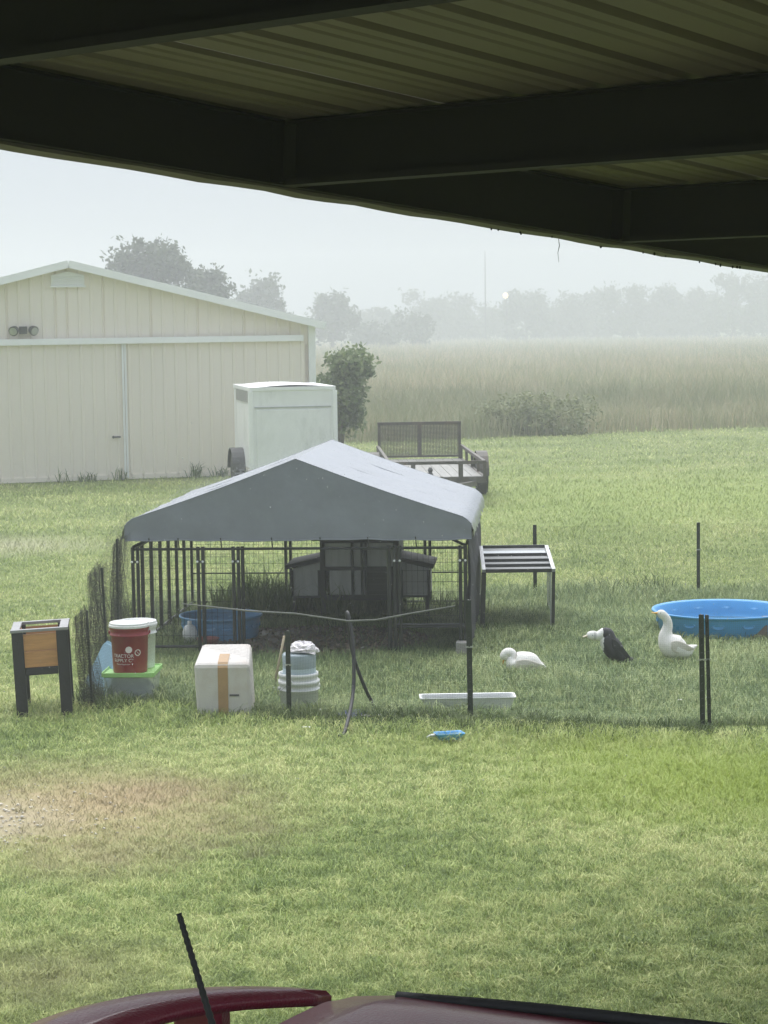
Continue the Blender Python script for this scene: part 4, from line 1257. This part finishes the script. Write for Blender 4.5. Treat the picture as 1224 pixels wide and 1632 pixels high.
bl = W(716, 1180)
t = thing('blue_scoop', 'bright blue plastic scoop lying in the grass before the pen', 'scoop', bl, R(14))
b = MB(); b.loft([[Vector((x, y, z)) for x, y in rrect(w, d, .02)] for w, d, z in ((.15, .09, .01), (.20, .13, .05), (.205, .135, .055), (.19, .12, .05), (.14, .08, .02))]); b.build('scoop_body', M_BLUE, t, smooth=False)
b = MB(); b.tube([(-.10, 0, .045), (-.13, .01, .04), (-.16, .02, .025)], [.012, .010, .008], 7); b.build('handle', M_WPLAST, t, smooth=True)


# ------------------------------------------------------------------ ducks
def smooth_path(spec, n=4):
    P = catmull([(s[0], 0, s[1]) for s in spec], n)
    r1 = catmull([(s[2], s[3], 0) for s in spec], n)
    return P, r1


def duck(label, foot, spec, M, billM, bill, eye, rz=0.0, wing=None, feet=None, wingM=None):
    """spec: (forward, z, half height, half width) rings from tail to face, facing local -x"""
    t = thing('duck', label, 'duck', foot, rz)
    P, rr_ = smooth_path(spec)
    b = MB(); rg = []
    for i, p in enumerate(P):
        tg = (P[min(i + 1, len(P) - 1)] - P[max(0, i - 1)]).normalized()
        nb = Vector((0, 1, 0)); na = tg.cross(nb).normalized()
        rg.append([p + na * max(.002, rr_[i].x) * math.cos(a) + nb * max(.002, rr_[i].y) * math.sin(a) for a in [k * 2 * math.pi / 18 for k in range(18)]])
    b.loft(rg); b.build('body', M, t, smooth=True)
    p0, p1, w0, h0 = bill
    p0, p1 = Vector((p0[0], 0, p0[1])), Vector((p1[0], 0, p1[1]))
    b = MB(); rg = []
    dr_ = (p1 - p0); na = dr_.normalized().cross(Vector((0, 1, 0))).normalized()
    for q, ww, hh in ((0, 1, 1), (.35, .9, .7), (.7, 1.0, .45), (.92, .8, .35), (1, .4, .2)):
        rg.append([p0 + dr_ * q + na * h0 * hh * math.cos(a) + Vector((0, w0 * ww * math.sin(a), 0)) for a in [k * math.pi / 5 for k in range(10)]])
    b.loft(rg); b.build('bill', billM, t, smooth=True)
    for s_ in (-1, 1):
        b = MB(); b.lathe([(.001, -.004), (.004, 0), (.001, .004)], 8, (eye[0], s_ * eye[2], eye[1])); b.build('eye', M_EYE, t, smooth=True)
    if wing:
        for s_ in (-1, 1):
            b = MB(); rows = []
            for i in range(8):
                u = i / 7
                cx_ = wing[0][0] + (wing[1][0] - wing[0][0]) * u; cz_ = wing[0][1] + (wing[1][1] - wing[0][1]) * u
                hh = wing[2] * math.sin(math.pi * min(1, .12 + .80 * u) ** .8) * (1 - .35 * u)
                yb = wing[3] * (1 - .55 * u ** 2)
                rows.append([(cx_ + .01 * (k - 3) * u, s_ * (yb + .012 * math.cos((k - 3) / 3.6)), cz_ + hh * (k - 3) / 3) for k in range(7)])
            b.grid(rows); b.build('wing', wingM or M, t, smooth=True, solid=.008, sub=1)
    if feet:
        for (fx, fy) in feet:
            b = MB(); b.tube([(fx, fy, .09), (fx + .005, fy, .012)], [.012, .008], 7)
            b.add([(fx + .015, fy, .014), (fx - .06, fy - .03, .004), (fx - .065, fy, .006), (fx - .06, fy + .03, .004), (fx + .015, fy, .002)], [(0, 1, 2), (0, 2, 3), (4, 2, 1), (4, 3, 2), (0, 4, 1), (0, 3, 4)])
            b.build('leg', M_BILL, t)
    return t


k = 1 / 1011
cv_ = lambda x, y, r1, r2=None: ((x - 430) * k, (672 - y) * k, r1 * k, (r2 if r2 else r1) * k)
sp = [cv_(590, 541, 5, 10), cv_(545, 562, 30, 40), cv_(490, 590, 66, 75), cv_(430, 572, 95, 98), cv_(378, 545, 112, 108), cv_(338, 500, 96, 92), cv_(318, 452, 68, 62), cv_(323, 405, 48, 46), cv_(333, 360, 42, 40), cv_(326, 315, 38, 36), cv_(303, 281, 36, 34), cv_(274, 260, 38, 34), cv_(252, 252, 27, 25), cv_(240, 250, 14, 14)]
e_ = cv_(262, 252, 1)
duck('upright white duck standing by the bright blue pool, neck raised', W(1082, 1053), sp, M_DUCKW, M_BILL, ((cv_(246, 252, 1)[0], cv_(246, 252, 1)[1]), (cv_(190, 247, 1)[0], cv_(190, 247, 1)[1]), .014, .012), (e_[0], e_[1] + .004, .032),
     rz=R(6), wing=((cv_(335, 520, 1)[0], cv_(335, 520, 1)[1]), (cv_(530, 575, 1)[0], cv_(530, 575, 1)[1]), .062, .094), feet=((cv_(420, 0, 1)[0], -.04), (cv_(440, 0, 1)[0], .04)), wingM=M_WING)
k = 1 / 691
cv_ = lambda x, y, r1, r2=None: ((x - 200) * k, (405 - y) * k, r1 * k, (r2 if r2 else r1) * k)
sp = [cv_(330, 370, 4, 8), cv_(295, 362, 26, 36), cv_(248, 346, 58, 64), cv_(195, 343, 64, 72), cv_(152, 342, 58, 62), cv_(138, 325, 38, 40), cv_(140, 303, 28, 30), cv_(128, 286, 27, 28), cv_(106, 288, 28, 28), cv_(92, 308, 27, 26), cv_(88, 324, 16, 17)]
e_ = cv_(100, 300, 1)
duck('white duck resting low in the grass with its head bowed', W(834, 1073), sp, M_DUCKW, M_BILL, ((cv_(90, 318, 1)[0], cv_(90, 318, 1)[1]), (cv_(84, 352, 1)[0], cv_(84, 352, 1)[1]), .016, .012), (e_[0], e_[1], .034),
     rz=R(-4), wing=((cv_(160, 342, 1)[0], cv_(160, 342, 1)[1]), (cv_(310, 362, 1)[0], cv_(310, 362, 1)[1]), .058, .094), wingM=M_WING)
k = 1 / 677
cv_ = lambda x, y, r1, r2=None: ((x - 735) * k, (356 - y) * k, r1 * k, (r2 if r2 else r1) * k)
sp = [cv_(826, 322, 6, 14), cv_(800, 330, 20, 32), cv_(755, 312, 42, 52), cv_(715, 270, 56, 62), cv_(685, 220, 52, 55), cv_(680, 182, 38, 42), cv_(662, 172, 32, 32), cv_(640, 182, 29, 28), cv_(618, 188, 26, 26), cv_(594, 184, 27, 25), cv_(572, 184, 23, 21), cv_(560, 186, 12, 12)]
# black body, white foreneck and head: colour pattern fixed to the bird
MD = mat('black_and_white_feathers', (.03, .03, .034), .7, .3, 12, .3, 45)
n_, l_ = MD.node_tree.nodes, MD.node_tree.links
bs = n_['Principled BSDF']; src = bs.inputs['Base Color'].links[0].from_socket
tc_ = n_.new('ShaderNodeTexCoord'); sep = n_.new('ShaderNodeSeparateXYZ'); l_.new(tc_.outputs['Object'], sep.inputs[0])
nz_ = n_.new('ShaderNodeTexNoise'); nz_.inputs['Scale'].default_value = 30; l_.new(tc_.outputs['Object'], nz_.inputs[0])
xx_ = mth(n_, l_, 'ADD', sep.outputs[0], mth(n_, l_, 'MULTIPLY', mth(n_, l_, 'SUBTRACT', nz_.outputs[0], .5), .03))
lo = mth(n_, l_, 'LESS_THAN', xx_, cv_(650, 0, 1)[0]); band = mth(n_, l_, 'MULTIPLY', mth(n_, l_, 'LESS_THAN', xx_, cv_(612, 0, 1)[0]), mth(n_, l_, 'GREATER_THAN', xx_, cv_(595, 0, 1)[0]))
fac = mth(n_, l_, 'SUBTRACT', lo, mth(n_, l_, 'MULTIPLY', band, .3))
mx_ = n_.new('ShaderNodeMix'); mx_.data_type = 'RGBA'; mx_.inputs[7].default_value = (.80, .79, .76, 1)
l_.new(fac, mx_.inputs[0]); l_.new(src, mx_.inputs[6]); l_.new(mx_.outputs[2], bs.inputs['Base Color'])
e_ = cv_(588, 180, 1)
duck('black duck with white head stretched forward, between two white ducks', W(984, 1059), sp, MD, M_BILLP, ((cv_(570, 184, 1)[0], cv_(570, 184, 1)[1]), (cv_(534, 192, 1)[0], cv_(534, 192, 1)[1]), .019, .017), (e_[0], e_[1], .036),
     rz=R(5), wing=((cv_(690, 215, 1)[0], cv_(690, 215, 1)[1]), (cv_(790, 322, 1)[0], cv_(790, 322, 1)[1]), .055, .078), feet=((cv_(740, 0, 1)[0], -.03), (cv_(755, 0, 1)[0], .03)), wingM=mat('black_feathers', (.03, .03, .034), .7, .3, 12, .3, 45))

# ------------------------------------------------------------------ parked car below
FA = R(-24)
CO = Vector((-.25, 3.30, 0))
car = thing('parked_car', 'dark maroon car with rear spoiler and black whip antenna in the foreground', 'car', CO, FA)


def roofline(x, y):
    e = min(1, abs(y) / .60)
    z = 1.655 - .045 * e ** 2.2 - .012 * max(0, e - .85) / .15
    if x < .04: z -= .10 * ((.04 - x) / .3) ** 2
    if x > 1.2: z -= .12 * ((x - 1.2) / .6) ** 2
    return z


b = MB(); b.grid([[(x, y, roofline(x, y)) for y in [-.62 + 1.24 * k / 20 for k in range(21)]] for x in [-.08 + 1.82 * k / 16 for k in range(17)]])
b.build('roof', M_CARRED, car, smooth=True, solid=.02)
for s_ in (-1, 1):
    b = MB(); b.tube(catmull([(.02, s_ * .60, roofline(.02, .6) + .01), (.4, s_ * .605, roofline(.4, .6) + .022), (1.0, s_ * .605, roofline(1, .6) + .022), (1.6, s_ * .60, roofline(1.6, .6) + .012)], 6), .013, 8); ra = b.build('roof_rail', M_RUBBER, car, smooth=True)
    b = MB(); b.tube(catmull([(.0, s_ * .625, roofline(.02, .6) - .012), (.8, s_ * .63, roofline(.8, .6) - .004), (1.6, s_ * .62, roofline(1.6, .6) - .012)], 6), .008, 6); b.build('drip_trim', M_GALV, ra, smooth=True)
rows_t = []
for i in range(25):
    y = -.58 + 1.16 * i / 24
    e = abs(y) / .58
    z = 1.685 - .08 * e ** 2.0
    xo = -.34 + .2 * e ** 2
    tp2 = 1 - .55 * max(0, e - .8) / .2
    rows_t.append([(xo - .11 * tp2, y, z - .014), (xo - .05, y, z + .004), (xo + .02, y, z + .006), (xo + .07 * tp2, y, z - .004), (xo + .065 * tp2, y, z - .024), (xo, y, z - .027), (xo - .09 * tp2, y, z - .024)])
b = MB(); b.loft([[Vector(p) for p in r_] for r_ in rows_t]); sp_ = b.build('spoiler', M_CARRED, car, smooth=True)
for y in (-.36, .36):
    b = MB(); b.box((-.27, y, 1.595), (.10, .05, .10)); b.build('spoiler_foot', M_CARRED, sp_, bevel=.01)
# whip antenna: spiral wound
ab, at = Vector((.0, -.03, roofline(.0, -.03))), None
a_w0 = CO + Matrix.Rotation(FA, 3, 'Z') @ ab
a_w1 = D(285, 1456, 3.36)
loc = Matrix.Rotation(-FA, 3, 'Z')
tip = loc @ (a_w1 - CO)
b = MB(); b.tube([ab + (tip - ab) * (i / 70) for i in range(71)], [(.0058 if i % 3 else .0047) * (1.15 - .25 * i / 70) for i in range(71)], 10)
an = b.build('antenna', M_RUBBER, car, smooth=True)
b = MB(); b.lathe([(.03, -.005), (.028, .01), (.014, .03), (.008, .05)], 14, ab); b.build('antenna_base', M_RUBBER, an, smooth=True)
# body below the roof
sec = []
for (x, wl_, zs, zt_) in ((-.75, .70, .35, .80), (-.68, .82, .28, .95), (-.3, .86, .26, 1.0), (.6, .87, .25, 1.0), (1.8, .87, .25, .99), (2.4, .86, .25, .96), (3.1, .84, .26, .88), (3.5, .72, .30, .76)):
    sec.append([Vector((x, y, z)) for y, z in ((-wl_ * .9, zs), (wl_ * .9, zs), (wl_, zs + .18), (wl_ * .99, zt_ - .2), (wl_ * .93, zt_ - .02), (wl_ * .8, zt_), (-wl_ * .8, zt_), (-wl_ * .93, zt_ - .02), (-wl_ * .99, zt_ - .2), (-wl_, zs + .18))])
b = MB(); b.loft(sec); b.build('body', M_CARRED, car, smooth=True)
sec = []
for (x, wb, z0, wt, z1) in ((-.55, .76, .97, .60, 1.02), (-.16, .80, .98, .58, 1.50), (.1, .81, .98, .58, 1.575), (1.55, .81, .97, .58, 1.56), (1.72, .80, .97, .57, 1.48), (2.45, .76, .94, .60, .96)):
    sec.append([Vector((x, y, z)) for y, z in ((-wb, z0), (wb, z0), (wt, z1), (-wt, z1))])
b = MB(); b.loft(sec); b.build('window_glass', M_GLASS, car)
for s_ in (-1, 1):
    for (x0, z0, x1, z1) in ((-.5, 1.0, -.10, 1.50), (.75, .98, .75, 1.57), (2.35, .97, 1.66, 1.50)):
        b = MB(); b.bar((x0, s_ * .79, z0), (x1, s_ * .615, z1), .07, .04); b.build('pillar', M_CARRED, car)
for x in (.05, 2.75):
    for s_ in (-1, 1):
        w = MB(); w.lathe([(.18, -.10), (.30, -.10), (.325, -.07), (.325, .07), (.30, .10), (.18, .10)], 24); wo = w.build('wheel', M_RUBBER, car); wo.location = (x, s_ * .80, .325); wo.rotation_euler = (R(90), 0, 0)
        w = MB(); w.lathe([(.02, -.08), (.19, -.10), (.19, .10), (.02, .08)], 16); w.build('rim', M_GALV, wo)
for s_ in (-1, 1):
    b = MB(); b.box((-.70, s_ * .68, .78), (.10, .18, .2)); b.build('tail_light', M_RED, car, bevel=.02)
    b = MB(); b.box((3.40, s_ * .60, .68), (.14, .26, .12)); b.build('headlight', M_GALV, car, bevel=.02)

# ------------------------------------------------------------------ grass
rng = np.random.default_rng(11)


def frustum_xy(n, d0, d1, marg=1.18, power=1.0):
    t = rng.uniform(0, 1, n)
    d = 1 / (1 / d0 + (1 / d1 - 1 / d0) * t)
    x = rng.uniform(-1, 1, n) * d * (CX / F) * marg
    return x, d


PEN0 = lambda x: np.interp(x, [FP[0].x, FP[1].x, FP[2].x, FP[3].x], [FP[0].y, FP[1].y, FP[2].y, FP[3].y])
PEN1 = lambda x: np.interp(x, [BPOST[0].x, BPOST[1].x], [BPOST[0].y, BPOST[1].y])


def keep_out(x, y):
    k = np.ones(len(x), bool)
    for (c, r_) in ((pc, .60), (pk, .36)):
        k &= (x - c.x) ** 2 + (y - c.y) ** 2 > r_ ** 2
    c = K(1.55, .75)
    q = ((x - c.x) / 1.05) ** 2 + ((y - c.y) / .88) ** 2
    k &= (q > 1) | (rng.uniform(0, 1, len(x)) < .06)
    c = TOTE; k &= ~((abs(x - c.x) < .17) & (abs(y - c.y) < .23))
    c = bp_; k &= ~((abs(x - c.x) < .2) & (y > c.y + .02) & (y < c.y + .42))
    c = pp + Vector((0, .15, 0)); k &= (x - c.x) ** 2 + (y - c.y) ** 2 > .12 ** 2
    c = tq + Vector((0, .09, 0)); k &= ~((abs(x - c.x) < .30) & (abs(y - c.y) < .06))
    k &= ~((x > cb.x - .35) & (x < cb.x + .35) & (y > cb.y) & (y < cb.y + .5) & (rng.uniform(0, 1, len(x)) < .7))
    # driveway slab
    k &= ~((abs(x - .6) < 3.76) & (y < 6.72))
    return k


def fnoise(x, y, s, ph=0.0):
    return (np.sin(x * s + 1.3 + ph + 1.7 * np.sin(y * s * .7 + ph)) + np.sin(y * s * 1.1 + .4 + 1.3 * np.sin(x * s * .9 - ph))) * .5


# mown lawn
x, y = frustum_xy(500000, 7.6, 58)
in_pen = (y > PEN0(x)) & (y < PEN1(x) + .2) & (x > FP[0].x - .1)
shedmask = ((x - SB.x) * -math.sin(math.atan2(sx.y, sx.x)) + (y - SB.y) * math.cos(math.atan2(sx.y, sx.x)) > -.05) & ((x - SB.x) * sx.x + (y - SB.y) * sx.y < HW)
kk = keep_out(x, y) & ~in_pen & ~shedmask
# thinner turf on the dry patch
dry = np.exp(-(((x - BROWN.x) / 1.0) ** 2 + ((y - BROWN.y) / 1.3) ** 2)); grv = np.exp(-(((x - GRAV.x + .3) / .5) ** 2 + ((y - GRAV.y) / .6) ** 2))
kk &= rng.uniform(0, 1, len(x)) > .45 * dry + .85 * grv + .12 * np.clip(fnoise(x, y, 3.1), 0, 1)
x, y = x[kk], y[kk]
lush = np.exp(-(((x - RIGHTP.x) / 1.1) ** 2 + ((y - RIGHTP.y) / .9) ** 2)); strip = np.exp(-((y - PEN0(x) + .35) / .4) ** 2)
h = (.036 + .012 * fnoise(x, y, 2.3) + .014 * fnoise(x, y, 17., 3) + .05 * lush + .045 * strip) * rng.uniform(.55, 1.5, len(x))
h *= np.clip(y / 20, 1, 1.5)
w = .0036 * np.clip(y / 11, .8, 5)
V, Fc = blades(rng, x, y, np.zeros(len(x)), np.maximum(h, .012), w * rng.uniform(.6, 1.3, len(x)), rng.uniform(.3, 2.4, len(x)))
tuf = [(V, Fc)]
for i in range(420):                                               # coarser tufts scattered in the lawn
    dd = 1 / rng.uniform(1 / 15, 1 / 8.0); xx = rng.uniform(-1, 1) * dd * .2
    tuf.append(clump(rng, (xx, dd), int(rng.integers(8, 30)), rng.uniform(.02, .08), rng.uniform(.04, .085), .006, 1.5))
V, Fc = cat(tuf)
tag(npmesh('lawn_grass', V, Fc, M_GRASS), 'short green mown lawn grass around the pen', 'grass', kind='stuff')

# longer grass in the pen
n = 170000
y = 1 / (1 / 14.6 + (1 / 23.0 - 1 / 14.6) * rng.uniform(0, 1, n)); x = rng.uniform(-3.1, 5.0, n)
kk = keep_out(x, y) & (y > PEN0(x)) & (y < PEN1(x) + .2) & (x > FP[0].x - .1)
x, y = x[kk], y[kk]
h = (.075 + .03 * fnoise(x, y, 2.1, 2) + .07 * np.exp(-((y - PEN1(x)) / .7) ** 2) + .06 * np.exp(-((y - PEN0(x)) / .25) ** 2)) * rng.uniform(.45, 1.5, len(x))
V, Fc = blades(rng, x, y, np.zeros(len(x)), h, .006 * rng.uniform(.6, 1.3, len(x)), rng.uniform(.3, 1.6, len(x)))
tag(npmesh('pen_grass', V, Fc, M_PENG), 'longer dull green grass inside the duck pen', 'grass', kind='stuff')

# weeds: kennel back, fence feet, shed foot
parts = []
for kx_, ky_, n, r_, h_ in [(.5 + .22 * i, 2.55 + .25 * math.sin(i * 2.2), 260, .22, .46 + .18 * math.sin(i * 1.3) ** 2) for i in range(8)] + [(.2, 1.9, 120, .25, .25), (2.5, 2.8, 140, .3, .25), (2.85, 2.4, 100, .25, .22), (1.6, 1.75, 90, .3, .16), (2.3, 1.7, 90, .3, .16), (.3, 1.0, 120, .3, .2)]:
    c = K(kx_, ky_); parts.append(clump(rng, (c.x, c.y), n, r_, h_, .009, .5))
for (px, py, n, r_, h_) in [(160, 1118, 160, .16, .26), (185, 1130, 160, .15, .20), (215, 1128, 90, .18, .13), (140, 1125, 80, .1, .22), (455, 1150, 120, .14, .16), (490, 1148, 130, .16, .17), (400, 1150, 80, .2, .11), (330, 1148, 90, .2, .12),
                            (735, 1158, 160, .16, .15), (775, 1160, 160, .22, .15), (830, 1165, 120, .2, .2), (690, 1162, 90, .2, .13), (1115, 1172, 130, .12, .17), (900, 1168, 110, .3, .13), (1000, 1170, 110, .3, .14), (1180, 1172, 110, .25, .14),
                            (560, 1160, 100, .25, .12), (620, 1160, 100, .25, .13), (200, 985, 120, .12, .3), (780, 1005, 60, .15, .15), (880, 1010, 60, .15, .15), (1040, 945, 90, .25, .3), (960, 948, 120, .4, .28), (1180, 1025, 80, .4, .12)]:
    c = W(px, py); parts.append(clump(rng, (c.x, c.y), n, r_, h_, .0065, .7))
for i in range(90):
    tt = rng.uniform(0, 3); q = min(2, int(tt)); c = FP[q].lerp(FP[q + 1], tt - q)
    parts.append(clump(rng, (c.x, c.y + rng.normal(0, .07)), int(rng.integers(15, 50)), .10, rng.uniform(.07, .2), .0055, 1.0))
ang = math.atan2(sx.y, sx.x)
for i in range(16):
    u = -.2 + 3.8 * rng.uniform() if i < 12 else rng.uniform(-4, 0)
    c = SB + sx * u + Vector((math.sin(ang), -math.cos(ang), 0)) * .22
    parts.append(clump(rng, (c.x, c.y), int(rng.integers(8, 26)), .12, rng.uniform(.08, .5), .02, .5))
V, Fc = cat(parts)
tag(npmesh('weeds', V, Fc, M_WEED), 'tall dark weeds in the kennel and along fence and shed', 'weeds', kind='stuff')

# tall grass of the field
BX = [W(300, 716), W(760, 700), W(900, 693), W(1224, 681), W(1500, 672)]
bnd = lambda x: np.interp(x, [p.x for p in BX], [p.y for p in BX])
n = 230000
d = 1 / (1 / 50 + (1 / 345 - 1 / 50) * rng.uniform(0, 1, n) ** .8); x = rng.uniform(-1, 1, n) * d * (CX / F) * 1.2
kk = (d > bnd(x) + rng.normal(0, .4, n)) & ~(((x - SB.x) * sx.x + (d - SB.y) * sx.y < HW + .5) & (d < 54))
x, d = x[kk], d[kk]
hh = (.62 + .3 * np.clip((d - bnd(x)) / 12, 0, 1) + .22 * fnoise(x, d, .45) + .14 * fnoise(x, d, 1.7, 1)) * rng.uniform(.5, 1.25, len(x))
V, Fc = blades(rng, x, d, np.zeros(len(x)), np.maximum(hh, .2), .02 * np.clip(d / 60, .8, 3.5) * rng.uniform(.6, 1.4, len(x)), rng.uniform(.1, .6, len(x)))
tag(npmesh('field_grass', V, Fc, M_FIELD), 'tall tan and green grass of the misty field', 'grass', kind='stuff')

# pebbles on the bare patch
n = 520
px_ = GRAV.x - .35 + rng.normal(0, .38, n); py_ = GRAV.y + rng.normal(0, .42, n); r_ = rng.uniform(.005, .016, n)
oct_ = np.array([[1, 0, 0], [0, 1, 0], [-1, 0, 0], [0, -1, 0], [0, 0, .6], [0, 0, -.3]]); of = np.array([[0, 1, 4], [1, 2, 4], [2, 3, 4], [3, 0, 4], [1, 0, 5], [2, 1, 5], [3, 2, 5], [0, 3, 5]])
V = (np.stack([px_, py_, r_ * .3 + .004], 1)[:, None] + oct_[None] * (r_[:, None, None] * rng.uniform(.6, 1.4, (n, 6, 1)))).reshape(-1, 3)
tag(npmesh('gravel', V, (of[None] + (np.arange(n) * 6)[:, None, None]).reshape(-1, 3), M_PEBBLE), 'pale gravel on the bare lawn patch at left', 'gravel', kind='stuff')

# ------------------------------------------------------------------ rain drops in the air and splashing on the kennel cover
def drops(name, label, P, r, M, el=1.6):
    n = len(P)
    V = (P[:, None] + (oct_ * np.array([1, 1, el * 1.6]))[None] * r[:, None, None]).reshape(-1, 3)
    return tag(npmesh(name, V, (of[None] + (np.arange(n) * 6)[:, None, None]).reshape(-1, 3), M, smooth=True), label, 'rain', kind='stuff')


M_DROP = bpy.data.materials.new('rain_water'); M_DROP.use_nodes = True
pb_ = M_DROP.node_tree.nodes['Principled BSDF']
pb_.inputs['Base Color'].default_value = (.9, .93, .95, 1); pb_.inputs['Roughness'].default_value = .05; pb_.inputs['Transmission Weight'].default_value = .6; pb_.inputs['IOR'].default_value = 1.33
n = 6000
kxs = rng.uniform(-.06, KW + .06, n); kys = rng.uniform(.25, KD + .06, n)
hz_ = rng.exponential(.05, n)
P = np.array([K(a, b_, prof_z(a) + c_)[:] for a, b_, c_ in zip(kxs, kys, hz_)])
drops('rain_splash', 'fine rain splashing off the grey kennel cover', P, rng.uniform(.0012, .003, n), M_DROP, 1.0)
n = 2400
d_ = rng.uniform(8.5, 34, n); x_ = rng.uniform(-1, 1, n) * d_ * .22
z_ = rng.uniform(0.05, 2.3, n)
drops('falling_rain', 'fine falling rain drops over the yard', np.stack([x_, d_, z_], 1), rng.uniform(.0010, .0022, n), M_DROP, 3.0)

# ------------------------------------------------------------------ rain haze
HZ = bpy.data.materials.new('rain_haze'); HZ.use_nodes = True
n_ = HZ.node_tree.nodes; n_.clear()
pv = n_.new('ShaderNodeVolumePrincipled'); ou = n_.new('ShaderNodeOutputMaterial')
pv.inputs['Color'].default_value = (.955, .965, 1.0, 1)
pv.inputs['Density'].default_value = .0041
HZ.node_tree.links.new(pv.outputs[0], ou.inputs['Volume'])
b = MB(); b.box((0, 195, 8.0), (520, 430, 18.5)); tag(b.build('haze', HZ), kind='stuff')
